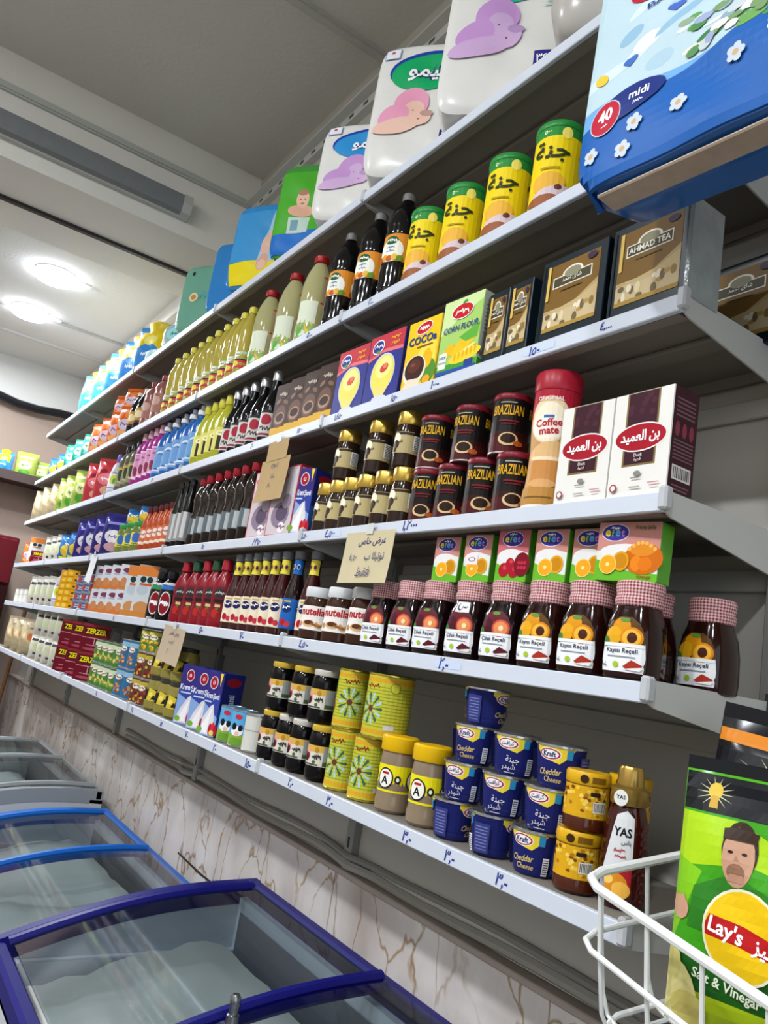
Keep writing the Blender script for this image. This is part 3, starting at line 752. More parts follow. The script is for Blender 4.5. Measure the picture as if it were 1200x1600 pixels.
# ---------------- dark syrup bottle with white label
pr = [(.024, 0), (.029, .006), (.029, .115), (.027, .128), (.014, .165), (.0125, .175), (.0125, .205)]
a = Art(); a.rect(0, .065, .10, .078, '#c9c6c2'); a.rect(0, .100, .10, .008, '#2c2a2a'); a.ell(0, .076, .016, .016, '#a5283a'); a.text('~', 0, .050, .014, '#3a2a2a', .02, maxw=.04); a.rect(0, .033, .06, .006, '#8d2a3a')
for k in (-1, 1): a.rect(k*.035, .062, .010, .05, '#8f8c88', l=a.l)
bottle('dark_syrup_bottle', pr, mat('#0d0c10', 0.12), [(.014, .200), (.0145, .205), (.0145, .226), (.013, .229)], mat('#b7b9bb', 0.3, metal=.6), a)
# ---------------- cleaners: yellow, blue, pink
pr = [(.030, 0), (.035, .006), (.035, .12), (.031, .15), (.020, .185), (.014, .195), (.012, .21)]
a = Art(); a.rect(0, .080, .085, .080, '#dcd672'); a.rect(0, .070, .022, .055, '#3a3324'); a.ell(0, .100, .020, .010, '#f4f0b0'); a.text('~', 0, .100, .007, '#5a6a1a', .02); a.rect(.030, .07, .010, .05, '#7a6a20')
bottle('yellow_liquid_bottle', pr, mat('#c3c42c', 0.2, trans=.25), [(.013, .205), (.016, .210), (.014, .238)], mat('#d9d24a', 0.35), a, sy=.75)
pr = [(.028, 0), (.034, .006), (.034, .05), (.030, .075), (.033, .12), (.031, .165), (.020, .190), (.013, .20), (.012, .215)]
a = Art(); a.rect(0, .088, .075, .110, '#6f9fd2'); a.ell(0, .110, .024, .016, '#dfe8f4'); a.text('~', 0, .110, .012, '#24509c', .03); a.ell(.004, .070, .016, .020, '#d9e4f2'); a.ell(.010, .066, .008, .012, '#b8303c'); a.ell(-.010, .060, .010, .012, '#2c5cae'); a.rect(0, .045, .06, .006, '#e3ebf6')
bottle('blue_cleaner_bottle', pr, mat('#1f66b8', 0.2, trans=.15), [(.013, .210), (.017, .212), (.017, .228), (.010, .232), (.010, .248), (.006, .250)], mat('#e3e8f0', 0.35), a, sy=.7)
def bl_cap(kind): part(kind, 'spout', MB().lathe([(.009, .246), (.009, .256), (.006, .258)], 12), mat('#2a3c8c', 0.4), True)
bl_cap('blue_cleaner_bottle')
pr = [(.028, 0), (.033, .006), (.033, .16), (.029, .185), (.016, .205), (.012, .215)]
a = Art(); a.rect(0, .095, .080, .100, '#d79ac2'); a.ell(-.010, .075, .014, .022, '#8c3a52', 14, .3); a.ell(.012, .080, .012, .024, '#7a2c46', 14, -.2); a.ell(0, .045, .030, .006, '#f0d4e6'); a.text('~', 0, .125, .014, '#8a2a72', .03); a.rect(0, .150, .08, .006, '#f0dcec')
bottle('magenta_cleaner_bottle', pr, mat('#a02a86', 0.25), [(.016, .212), (.016, .246), (.013, .249)], mat('#d8a6b8', 0.35), a, sy=.75)
pr = [(.028, 0), (.033, .006), (.033, .15), (.028, .17), (.014, .19), (.012, .2)]
a = Art(); a.rect(0, .080, .08, .09, '#8f8a6a'); a.ell(0, .09, .018, .03, '#3c4a2a'); a.text('~', 0, .055, .010, '#e8e4c8', .02); a.rect(0, .115, .08, .008, '#c9a84a')
bottle('dark_capped_bottle', pr, mat('#5f5a44', 0.25), [(.015, .196), (.015, .222), (.012, .226)], mat('#232326', 0.3), a, sy=.8)
pr = [(.030, 0), (.036, .006), (.036, .11), (.026, .15), (.016, .165), (.012, .172)]
a = Art(); a.rect(0, .070, .085, .075, '#eceef2'); a.ell(0, .080, .022, .022, '#cfd84a'); a.ell(.006, .074, .012, .014, '#6fa83a'); a.text('~', 0, .110, .010, '#5a48a8', .02); a.rect(0, .040, .08, .006, '#8a84c8')
bottle('white_bottle', pr, mat('#c3c6d2', 0.3), [(.016, .168), (.017, .19), (.012, .205)], mat('#6a5ac2', 0.35), a, sy=.7)
# ---------------- second shelf: tins, black drink bottles, oil
pr = [(.043, 0), (.044, .002), (.044, .170), (.043, .172)]
a = Art(); a.rect(0, 0.086, .274, .166, '#f1d514'); a.rect(0, .157, .274, .020, '#2c8a3a'); a.text('٥٠٠', .0, .157, .008, '#e9f2c0', .02); a.text('٥٠٠', -.05, .157, .007, '#e9f2c0', .02); a.ell(.036, .152, .010, .012, '#f6e56a')
for sx in (-.075, .012, .10):
    a.text(ar('جنة'), sx, .114, .044, '#2a3a1c', .02, fullw=.066)
    a.ell(sx, .050, .030, .022, '#e9b23a', 16); a.ell(sx+.006, .030, .034, .012, '#d8c4cc', 14, .25); a.ell(sx-.010, .016, .030, .010, '#9a5a34', 12, .15); a.ell(sx+.018, .04, .007, .006, '#6a3a2a', 8)
    a.rect(sx, .08, .035, .003, '#b09412')
bottle('yellow_spread_tin', pr, mat('#e8cb12', 0.28), None, None, a, seg=28, pm=PRINTG)
part('yellow_spread_tin', 'lid', MB().lathe([(.0452, .166), (.0462, .168), (.0462, .177), (.044, .180), (.040, .178)], 28), mat('#27893c', 0.35), True)
part('yellow_spread_tin', 'base_rim', MB().lathe([(.0435, 0), (.045, .001), (.045, .004), (.044, .005)], 28), mat('#c9b24a', 0.3, metal=.7), True)
pr = [(.030, 0), (.037, .010), (.039, .03), (.037, .045), (.039, .06), (.0375, .092), (.0375, .165), (.039, .170), (.037, .180), (.039, .190), (.036, .215), (.026, .245), (.015, .262), (.012, .272)]
a = Art(); a.rect(0, .128, .236, .072, '#e08f2a')
for sx in (-.075, 0, .075):
    a.ell(sx, .120, .030, .030, '#eef1e6', 18); a.ell(sx, .146, .016, .011, '#1d5a2c', 14); a.text('~', sx, .146, .010, '#ffffff', .02, maxw=.026); a.text('~', sx, .128, .007, '#2a4a8c', .02); a.text('~', sx, .118, .007, '#2a4a8c', .02, maxw=.026)
    for i, c in enumerate(('#b8402a', '#e8a41c', '#c9582a', '#e8b83a', '#6a8f2a')): a.ell(sx-.024+.012*i, .099+.003*(i % 2), .008, .008, c, 10)
bottle('black_drink_bottle', pr, mat('#0b0a0d', 0.1, coat=.3), [(.015, .270), (.0155, .272), (.0155, .288), (.013, .291)], mat('#6f6e6c', 0.35), a, seg=24)
pr = [(.032, 0), (.040, .008), (.042, .06), (.039, .10), (.042, .14), (.041, .19), (.034, .225), (.024, .250), (.017, .262), (.0155, .268)]
OIL = mat('#d6d29a', 0.08, trans=.45, ior=1.3)
a = Art(); a.rect(-.005, .080, .062, .110, '#dfe6d0'); a.poly([(-.036, .025), (.026, .025), (.026, .05), (-.01, .10), (-.036, .11)], '#8fc46a'); a.ell(.008, .060, .012, .034, '#f2cf22', 16, .35); a.ell(-.016, .055, .010, .03, '#5fae4a', 12, -.3); a.ell(-.006, .110, .022, .016, '#f4f6ee'); a.text('~', -.006, .112, .014, '#2a3a5a', .02, maxw=.034); a.rect(.040, .172, .018, .085, '#b81e24', l=1); a.rect(-.065, .150, .014, .06, '#b81e24', l=1)
bottle('large_oil_bottle', pr, OIL, [(.020, .264), (.021, .266), (.021, .282), (.018, .285)], mat('#a81820', 0.35), a, sy=.8, seg=24)
pr = [(.024, 0), (.031, .006), (.0315, .05), (.029, .06), (.0315, .07), (.029, .10), (.0315, .135), (.0295, .150), (.031, .165), (.026, .195), (.016, .222), (.012, .232), (.012, .24)]
a = Art(); a.rect(0, .048, .19, .030, '#c23a3c'); a.rect(0, .077, .19, .028, '#b9d2b0'); 
for sx in (-.05, 0, .05): a.ell(sx, .080, .014, .010, '#f2f2e2', 12); a.text('~', sx, .080, .009, '#2a6a3a', .02); a.ell(sx, .048, .012, .010, '#e8d24a', 12)
a.rect(0, .063, .19, .004, '#26303a')
bottle('small_oil_bottle', pr, mat('#d9ca5c', 0.08, trans=.45, ior=1.3), [(.0145, .236), (.015, .238), (.015, .256), (.012, .259)], mat('#d9cf4a', 0.35), a, seg=18)
pr = [(.030, 0), (.037, .006), (.038, .05), (.036, .06), (.038, .07), (.038, .15), (.034, .17), (.018, .188), (.014, .195)]
a = Art(); a.rect(0, .085, .15, .085, '#a8766c'); a.ell(0, .095, .02, .02, '#c9a49a'); a.rect(0, .060, .15, .006, '#8a4a44'); a.text('~', 0, .118, .010, '#6a2a2c', .02)
bottle('rose_syrup_bottle', pr, mat('#9a6058', 0.2, trans=.2), [(.019, .192), (.0195, .194), (.0195, .214), (.016, .217)], mat('#8c1f34', 0.35), a)
pr = [(.028, 0), (.034, .008), (.034, .13), (.030, .15), (.015, .185), (.012, .20)]
a = Art(); a.rect(0, .085, .14, .06, '#b8913c'); a.ell(0, .085, .018, .018, '#e8dcb0'); a.rect(0, .05, .14, .012, '#5a2a3a')
bottle('cola_bottle', pr, mat('#121214', 0.12), [(.014, .197), (.0145, .212), (.012, .214)], mat('#d8d8d8', 0.35), a)
a = Art(); a.ell(0, .075, .045, .030, '#d9c9dc', 16); a.ell(.010, .125, .030, .020, '#e9863a', 14); a.text('~', 0, .078, .020, '#5a2a6a', .02, maxw=.06); a.ell(-.02, .035, .03, .016, '#f0b070', 12)
pouch('orange_snack_bag', .135, .165, .075, mat('#d8682a', 0.25), a, .005, 1.2)
a = Art(); a.ell(0, .080, .040, .026, '#c9efe0', 16); a.text('~', 0, .082, .018, '#0f6a52', .02); a.ell(0, .04, .03, .014, '#6ad0d8', 12)
pouch('green_refill_bag', .125, .150, .07, mat('#2aa886', 0.25), a, .005, .3)
# ---------------- snack bags on the third shelf
a = Art(); a.ell(0, .10, .045, .030, '#e88088', 16); a.text('~', 0, .10, .018, '#ffffff', .03); a.ell(.01, .045, .035, .022, '#d8a890', 14); a.ell(-.02, .14, .02, .01, '#8a1c2a')
pouch('red_snack_bag', .15, .195, .085, mat('#c23a44', 0.22), a, .006, .5)
a = Art(); a.ell(0, .10, .045, .034, '#e9f0b0', 16); a.text('~', 0, .10, .018, '#3a6a1a', .03); a.ell(0, .045, .04, .026, '#5aa83a', 14); a.rect(0, .16, .10, .012, '#f0f4d8')
pouch('lime_snack_bag', .15, .19, .08, mat('#a3b856', 0.25), a, .006, 2.0)
a = Art(); a.ell(0, .09, .04, .05, '#c9b890', 16); a.ell(.01, .10, .02, .02, '#d87a4a', 12); a.text('~', 0, .15, .014, '#8a4a2a', .02)
pouch('pasta_bag', .15, .185, .08, mat('#b3a484', 0.25), a, .006, 3.1)
# ---------------- fourth shelf: coffee
a = Art(); w_, h = .098, .152
a.rect(0, h/2, w_-.001, h-.001, '#e6e4de'); a.rect(0, .097, .055, .108, '#7d6a3e'); a.rect(0, .098, .049, .104, '#3a1622')
rnd = random.Random(5)
for i in range(9): a.ell(rnd.uniform(-.02, .02), rnd.uniform(.115, .146), .005, .005, '#472030', 8, l=a.l+1 if i == 0 else a.l)
a.ell(0, .084, .044, .021, '#f0e6e6', 28); a.ell(0, .084, .042, .019, '#a50f24', 28); a.text(ar('بن العميد'), 0, .084, .020, '#ffffff', .03, maxw=.064)
a.text('Dark', 0, .058, .005, '#d8c8c8', .02); a.text(ar('قهوة'), 0, .051, .006, '#d8c8c8', .02)
a.ell(.002, .031, .006, .004, '#8a8782', 12); a.rect(.0, .025, .016, .0015, '#8a8782'); a.ell(-.036, .013, .006, .006, '#9a3a46', 14); a.ell(-.036, .013, .004, .004, '#e6e4de', 12); a.rect(0, .012, .018, .002, '#a8a29c'); a.rect(.030, .016, .018, .0015, '#c08a90'); a.rect(.030, .012, .012, .0015, '#c08a90')
s_ = Art(); s_.rect(0, h/2, .052, h-.001, '#3d2028')
for i in range(5): s_.rect(0, .135-i*.006, .040, .0024, '#7a5a62', l=s_.l+1 if i == 0 else s_.l)
for i in range(3): s_.ell(-.015+.015*i, .092, .005, .011, '#8a3a4a', 10, l=s_.l); 
for i in range(6): s_.rect(0, .076-i*.005, .042, .002, '#7a5a62', l=s_.l)
s_.rect(0, .032, .040, .020, '#d9d6d2')
for i in range(10): s_.rect(-.016+.0036*i, .032, .0014+.0006*(i % 3), .015, '#4a4a4a', l=s_.l+1 if i == 0 else s_.l)
s_.rect(0, .014, .036, .002, '#7a5a62'); s_.rect(0, .009, .030, .002, '#7a5a62')
carton('coffee_carton', w_, .054, h, mat('#dedbd4', 0.35), a, s_)
pr = [(.036, 0), (.0375, .004), (.037, .02), (.034, .06), (.0335, .10), (.036, .14), (.037, .165), (.037, .205)]
a = Art(); a.rect(0, .105, .240, .205, '#c99a63', l=1); a.rect(0, .190, .240, .034, '#a81c30'); a.rect(0, .166, .240, .020, '#b8283a')
a.ell(-.004, .150, .036, .040, '#e6cfa6', 24); a.ell(-.004, .146, .030, .034, '#f2e6cc', 22); a.ell(-.004, .138, .034, .020, '#f7efe0', 20); a.rect(-.004, .155, .018, .005, '#3a6ab0')
a.text('Coffee', -.004, .145, .013, '#b81e34', .03, maxw=.046, rot=.08); a.text('mate', -.002, .131, .011, '#b81e34', .03, maxw=.040, rot=.08)
a.ell(.0, .095, .036, .018, '#e0b880', 18, .2); a.rect(-.004, .062, .048, .044, '#c88a48'); a.rect(-.004, .085, .05, .006, '#f2dcb8'); a.ell(-.004, .043, .024, .008, '#d8a468', 14); a.ell(.030, .068, .010, .016, '#ead0a6', 14); a.ell(.030, .068, .006, .011, '#c99a63', 12)
a.rect(0, .022, .240, .030, '#b8863e'); a.rect(-.01, .020, .05, .003, '#7a5424'); a.rect(0, .004, .240, .008, '#efe9df'); a.text('ORIGINAL', -.004, .186, .007, '#f0d8d8', .02)
bottle('creamer_jar', pr, mat('#c99a63', 0.3), [(.0385, .203), (.0392, .206), (.0392, .232), (.037, .236)], mat('#a31c2e', 0.35), a, dv=.02, seg=28)
pr = [(.0325, 0), (.0335, .002), (.0335, .104), (.033, .106)]
a = Art(); a.rect(0, .053, .208, .102, '#15100f'); a.rect(0, .018, .208, .032, '#4a1417'); a.rect(0, .036, .208, .010, '#33110f')
for sx in (-.072, -.002, .068):
    a.text('BRAZILIAN', sx, .079, .018, '#d9a61e', .02, fullw=.056); a.rect(sx+.004, .059, .034, .003, '#7a1c20'); a.rect(sx+.004, .054, .026, .0025, '#6a1a1e'); a.rect(sx, .093, .028, .002, '#b8b0a0')
    a.ell(sx+.006, .026, .017, .012, '#d9bc8a', 16); a.ell(sx+.006, .027, .013, .009, '#2a1408', 14); a.ell(sx+.024, .019, .009, .005, '#b85a24', 10)
bottle('coffee_can', pr, mat('#17100f', 0.2), None, None, a, seg=28, pm=PRINTG)
part('coffee_can', 'lid', MB().lathe([(.0345, .100), (.0352, .101), (.0352, .109), (.034, .111), (.031, .110)], 28), mat('#7a1626', 0.35), True)
part('coffee_can', 'base_rim', MB().lathe([(.033, 0), (.0345, .0008), (.0345, .003), (.0335, .004)], 28), mat('#b4a6a6', 0.3, metal=.7), True)
pr = [(.024, 0), (.028, .004), (.0285, .03), (.028, .078), (.0255, .088), (.0245, .095)]
a = Art(); a.rect(0, .053, .104, .046, '#b8a878'); a.rect(0, .072, .104, .006, '#3a2c22')
for sx in (-.006,): a.ell(sx-.006, .062, .012, .012, '#f2ead0', 14); a.ell(sx-.006, .048, .010, .010, '#3a2418', 12); a.text(ar('قهوة'), sx+.004, .054, .008, '#2a1a14', .02); a.rect(sx-.006, .036, .008, .008, '#1f1a14')
a.rect(.038, .056, .020, .036, '#e9e9e4'); a.rect(.038, .073, .022, .008, '#1a1a1a')
for i in range(8): a.rect(.038, .041+i*.0034, .016, .0016, '#3a3a3a', l=a.l+1 if i == 0 else a.l)
bottle('instant_coffee_jar', pr, mat('#2a1a12', 0.12, noise=.3, nscale=120), [(.0265, .093), (.0275, .095), (.0275, .120), (.0262, .123), (.022, .1235)], mat('#c9a84e', 0.25, metal=.85), a, seg=24, pm=PRINTG)
def krem(w_, h, d, kind):
    a = Art(); a.rect(0, h/2, w_-.001, h-.001, '#34449c'); a.rect(0, h*.82, w_-.001, h*.35, '#3a2f7c'); a.poly([(-w_/2, 0), (w_/2, 0), (w_/2, h*.30), (-w_/2, h*.50)], '#86a4d4')
    a.poly([(-w_/2+.002, .004), (w_/2-.012, .004), (.016, h*.26), (.006, h*.50), (-.004, h*.46), (-.024, h*.26)], '#dad8dc'); a.poly([(-.030, .008), (-.002, .008), (.004, h*.46)], '#f0eef0')
    for i in range(3): a.ell(.008+.009*i, .018+.004*(i % 2), .006, .016, ('#b81e34', '#d02c44', '#a51a2e')[i], 12)
    a.ell(-.028, .014, .010, .008, '#7aa83a', 10); a.ell(w_/2-.01, .010, .008, .007, '#e0d060', 10)
    a.text('Krem', -w_*.24, h*.625, .015, '#f2f4fa', .02, fullw=w_*.42); a.text('Şanti', w_*.22, h*.612, .018, '#f2f4fa', .02, fullw=w_*.42); a.rect(-.014, h*.53, w_*.45, .004, '#c9d4ee')
    a.ell(-w_*.10, h*.83, .014, .017, '#e8e2e6'); a.ell(-w_*.10, h*.83, .012, .015, '#a51c30'); a.text('Ü', -w_*.10, h*.83, .010, '#ffffff', .02); a.poly([(w_*.26, h-.002), (w_*.46, h-.002), (w_*.36, h*.78)], '#f0d23a')
    s_ = Art(); s_.rect(0, h/2, d-.002, h-.001, '#222c7e'); s_.rect(0, h*.22, d-.002, h*.42, '#2f62b6'); s_.ell(0, h*.86, d*.36, .012, '#a51c30', 14); s_.text('Krem Şanti', 0, h*.42, d*.42, '#dfe6f4', .02, rot=PI/2, maxw=h*.5)
    carton(kind, w_, d, h, mat('#26308a', 0.35), a, s_, pm=PRINTG)
krem(.082, .165, .045, 'whipped_cream_box'); krem(.05, .165, .085, 'whipped_cream_box_narrow')
a = Art(); w_, h = .115, .185
a.rect(0, h/2, w_-.001, h-.001, '#b23a4e'); a.rect(0, h/2, w_-.008, h-.008, '#cfc2c8'); a.rect(0, h*.74, w_-.02, h*.40, '#d8d4da'); a.ell(0, .055, .040, .034, '#8a7a90', 18); a.ell(.006, .060, .026, .022, '#5a4a62', 16); a.ell(.014, .022, .016, .014, '#efe6ea', 14); a.text('~', .014, .022, .014, '#5a2a4a', .03); a.ell(-.02, h*.85, .03, .012, '#d86a86', 14); a.text('~', -.02, h*.85, .012, '#ffffff', .02); a.ell(.022, .09, .02, .02, '#a89ab2', 12)
s_ = Art(); s_.rect(0, h/2, .073, h-.001, '#a81e2a'); s_.rect(0, h*.87, .066, .036, '#c9c4c4'); 
for i in range(7): s_.rect(.0, h*.72-i*.012, .05-.006*(i % 3), .004, '#d06a70', l=s_.l+1 if i == 0 else s_.l)
carton('pink_framed_box', w_, .075, h, mat('#b23a4e', 0.35), a, s_, pm=PRINTG)
pr = [(.022, 0), (.026, .006), (.026, .10), (.022, .12), (.024, .145), (.026, .16), (.022, .185), (.013, .205), (.012, .218)]
a = Art(); a.rect(0, .070, .05, .055, '#5f6a70'); a.rect(.006, .070, .016, .050, '#b9c0c2'); a.ell(0, .158, .016, .013, '#2c2418')
bottle('vinegar_bottle', pr, mat('#1f150e', 0.12, coat=.2), [(.0145, .212), (.016, .214), (.016, .236), (.013, .239)], mat('#9c1c2a', 0.35), a)
pr = [(.018, 0), (.021, .004), (.021, .13), (.016, .17), (.0105, .20), (.0105, .225)]
a = Art(); a.rect(0, .075, .06, .10, '#8d8d8c'); a.rect(.004, .08, .014, .09, '#d0d0d0')
bottle('slim_black_bottle', pr, mat('#121214', 0.15), [(.012, .22), (.012, .240), (.010, .242)], mat('#1c1c1e', 0.3), a)
pr = [(.020, 0), (.0235, .005), (.0235, .105), (.018, .13), (.011, .15), (.011, .158)]
a = Art(); a.rect(0, .060, .075, .065, '#cf6a4a'); a.ell(0, .070, .014, .016, '#efe0d0'); a.text('~', 0, .070, .010, '#8a1c1c', .02); a.rect(0, .035, .075, .010, '#e9dcc8')
bottle('orange_sauce_bottle', pr, mat('#b3491f', 0.2), [(.013, .155), (.0135, .157), (.0135, .176), (.011, .178)], mat('#5a1c22', 0.35), a)
pr = [(.030, 0), (.036, .006), (.036, .09), (.032, .105), (.030, .11)]
a = Art(); a.rect(0, .055, .13, .05, '#d8d24a'); a.ell(0, .06, .020, .020, '#3a6ab8'); a.text('~', 0, .035, .010, '#1c4a1c', .02, maxw=.05)
bottle('olive_jar', pr, mat('#6a7a3a', 0.15), [(.033, .108), (.034, .11), (.034, .124), (.031, .126)], mat('#2f9a4a', 0.35), a)
a = Art(); a.ell(0, .085, .040, .030, '#e9e6ee', 16); a.text('~', 0, .085, .016, '#2a2a8a', .03); a.ell(0, .04, .04, .02, '#d0a0a8', 12); a.rect(0, .145, .08, .012, '#8f8ad8')
pouch('purple_detergent_bag', .14, .18, .07, mat('#2a2676', 0.22), a, .006, .9)
a = Art(); a.ell(0, .06, .05, .04, '#e0c23a', 16); a.rect(0, .012, .12, .02, '#f0dc1c'); a.text('~', 0, .10, .02, '#ffffff', .03)
pouch('blue_yellow_bag', .15, .15, .07, mat('#2a6aa8', 0.25), a, .006, 1.9)
# ---------------- second lowest shelf: jams, nut spread, sauces
def jam(kind, name, inner, c1, c2, halfc, spread, stick=False):
    pr = [(.031, 0), (.036, .004), (.0375, .02), (.037, .055), (.034, .078), (.029, .092), (.0275, .100)]
    a = Art(); oy = .058
    a.poly([(-.029, .010), (.029, .010), (.030, .030), (.0285, .048), (-.0285, .048), (-.030, .030)], '#eceef0', 1)
    a.poly([(-.0285, .046), (.0285, .046), (.0265, .062), (.021, .074), (.010, .082), (-.010, .082), (-.021, .074), (-.0265, .062)], inner, 1)
    a.l = 1
    a.ell(-.004, .070, .013, .011, c1, 16); a.ell(-.014, .056, .012, .013, c2, 16); a.ell(.011, .055, .015, .014, halfc[0], 18); a.ell(.011, .055, .012, .011, halfc[1], 16); a.ell(.012, .055, halfc[3], halfc[3]*1.1, halfc[2], 12)
    a.ell(-.024, .048, .006, .007, '#3f7a34', 10); a.ell(0, .078, .008, .003, '#5f8f3a', 10); a.rect(0, .0445, .056, .0045, '#eceef0')
    a.text(name, 0, .0365, .0078, '#26304a', .014, maxw=.047); a.rect(0, .0295, .036, .0014, '#8f96a2')
    a.ell(-.006, .019, .004, .004, '#a8c42c', 10); a.text('380g', -.022, .017, .0035, '#26304a', .02)
    a.poly([(.004, .017), (.014, .026), (.027, .020), (.022, .013), (.010, .013)], spread); a.poly([(.004, .0135), (.024, .0125), (.028, .017), (.026, .018)], '#f4f0ee')
    if stick: a.rect(.002, .086, .030, .018, '#e9e4e6', 1); a.ell(-.003, .086, .005, .006, '#30405a', 12); a.ell(-.001, .087, .004, .005, '#e9e4e6', 12); a.text('~', .008, .086, .004, '#30405a')
    bottle(kind, pr, mat('#16080a' if c1[1] == '6' else '#240c09', 0.1, coat=.12), None, None, a, n=2.9, dv=.008, seg=32, pm=PRINTG)
    # gingham cloth cap
    cp = [(.0295, .098), (.0315, .100), (.0325, .108), (.0305, .1135), (.0315, .118), (.0325, .126), (.0315, .1315), (.028, .133)]
    part(kind, 'cloth_cap', MB().lathe(cp, 28), GING, True)
def gingham():
    m = bpy.data.materials.new('red_gingham'); m.use_nodes = True; nt = m.node_tree; b = nt.nodes['Principled BSDF']; N = nt.nodes.new; L = nt.links.new
    tc = N('ShaderNodeTexCoord'); sp = N('ShaderNodeSeparateXYZ'); L(tc.outputs['Object'], sp.inputs[0])
    an = N('ShaderNodeMath'); an.operation = 'ARCTAN2'; L(sp.outputs[0], an.inputs[0]); L(sp.outputs[1], an.inputs[1])
    def chk(src, fq):
        mu = N('ShaderNodeMath'); mu.operation = 'MULTIPLY'; mu.inputs[1].default_value = fq; L(src, mu.inputs[0])
        fr_ = N('ShaderNodeMath'); fr_.operation = 'FRACT'; L(mu.outputs[0], fr_.inputs[0])
        gt = N('ShaderNodeMath'); gt.operation = 'GREATER_THAN'; gt.inputs[1].default_value = .5; L(fr_.outputs[0], gt.inputs[0]); return gt.outputs[0]
    s = N('ShaderNodeMath'); s.operation = 'ADD'; L(chk(an.outputs[0], 44/(2*PI)), s.inputs[0]); L(chk(sp.outputs[2], 230), s.inputs[1])
    d = N('ShaderNodeMath'); d.operation = 'DIVIDE'; d.inputs[1].default_value = 2.0; L(s.outputs[0], d.inputs[0])
    rp = N('ShaderNodeValToRGB'); e = rp.color_ramp.elements; e[0].color = lin('#e9c6c6'); e[1].color = lin('#861626'); L(d.outputs[0], rp.inputs[0])
    L(rp.outputs[0], b.inputs['Base Color']); b.inputs['Roughness'].default_value = .7
    return m
GING = gingham()
jam('strawberry_jam_jar', 'Çilek Reçeli', '#5a2230', '#6a1a2c', '#4c1424', ('#c9502c', '#e08a5a', '#efd9a0', .004), '#5a1a28')
jam('strawberry_jam_jar_stickered', 'Çilek Reçeli', '#5a2230', '#6a1a2c', '#4c1424', ('#c9502c', '#e08a5a', '#efd9a0', .004), '#5a1a28', True)
jam('apricot_jam_jar', 'Kayısı Reçeli', '#5a3a14', '#d8920f', '#e0a51a', ('#d8860c', '#eeb43a', '#4a2014', .0065), '#a83424')
# ---- jelly dessert boxes
def jelly(kind, w_, h, d, red=False, wide=False, stick=False):
    a = Art(); a.rect(0, h/2, w_-.001, h-.001, '#dfe3dd', 1)
    a.poly([(-w_/2, h), (w_/2, h), (w_/2, h*.55), (w_*.1, h*.62), (-w_/2, h*.50)], '#c98a80' if not red else '#c96a72'); a.ell(-.004, h*.5, w_*.40, h*.13, '#e6e6e4', 16); a.poly([(-w_/2, 0), (w_/2, 0), (w_/2, h*.13), (0, h*.18), (-w_/2, h*.36)], '#66b52c')
    ox = -w_*.22 if wide else -.002
    a.ell(ox+.0, h*.82, .022, h*.155, '#e0dcec', 18); a.ell(ox+.0, h*.82, .021, h*.14, '#3a2f8c', 18)
    for i, (ch, c) in enumerate(zip('efet', ('#e8d22a', '#7ac04a', '#5aa8e0', '#c07ad8'))): a.text(ch, ox-.012+.008*i, h*.81, .0095, c, .03, l=a.l+1 if i == 0 else a.l)
    a.text('~', ox, h*.905, .005, '#ffffff', .02, maxw=.02)
    if red:
        for x, y, r in ((-.014, h*.22, .011), (-.002, h*.34, .009), (.006, h*.20, .010)): a.ell(x, y, r, r*1.1, '#a8142a', 14); a.ell(x+.002, y+.004, r*.4, r*.4, '#d0404a', 8)
        a.ell(.022, h*.33, .016, .020, '#7a0f22', 16)
        for i in range(6): a.ell(.016+.006*(i % 3), h*.27+.008*(i//3), .003, .003, '#c02a40', 8, l=a.l)
    else:
        if wide:
            a.ell(w_*.26, h*.38, .030, .022, '#cf6a12', 20); a.ell(w_*.24, h*.54, .020, .010, '#e08a24', 16); a.ell(w_*.16, h*.30, .009, .011, '#e8861a', 10); a.ell(w_*.30, h*.29, .011, .010, '#e07812', 10)
            rnd = random.Random(2)
            for i in range(7): a.ell(w_*.24-.020+.0065*i, h*.54+.009*math.sin(i*.52), .003, .003, '#f2b45a', 8, l=a.l+1 if i == 0 else a.l)
            a.text('Fruity Jelly', w_*.26, h*.90, .007, '#5a6a2a', .02, maxw=.038); a.text('Orange', w_*.30, h*.075, .0065, '#8a5a14', .02)
        a.ell(ox+.014, h*.33, .013, .014, '#e0a01a', 16); a.ell(ox+.014, h*.33, .010, .011, '#c9860f', 14); a.ell(ox-.006, h*.27, .014, .014, '#f2d27a', 18); a.ell(ox-.006, h*.27, .0125, .0125, '#efa81c', 18); a.ell(ox-.006, h*.27, .003, .003, '#f6e0a0', 10)
    if stick: a.rect(-.010, h*.47, .026, .018, '#efe4e6'); a.ell(-.010, h*.47, .008, .004, '#3a3a4a', 12); a.ell(-.010, h*.47, .006, .003, '#efe4e6', 12)
    carton(kind, w_, d, h, mat('#5aa52c', 0.35), a, pm=PRINTG)
jelly('orange_jelly_box', .060, .082, .030); jelly('orange_jelly_box_stickered', .060, .082, .030, stick=True); jelly('strawberry_jelly_box', .064, .086, .030, red=True); jelly('large_jelly_box', .098, .083, .032, wide=True)
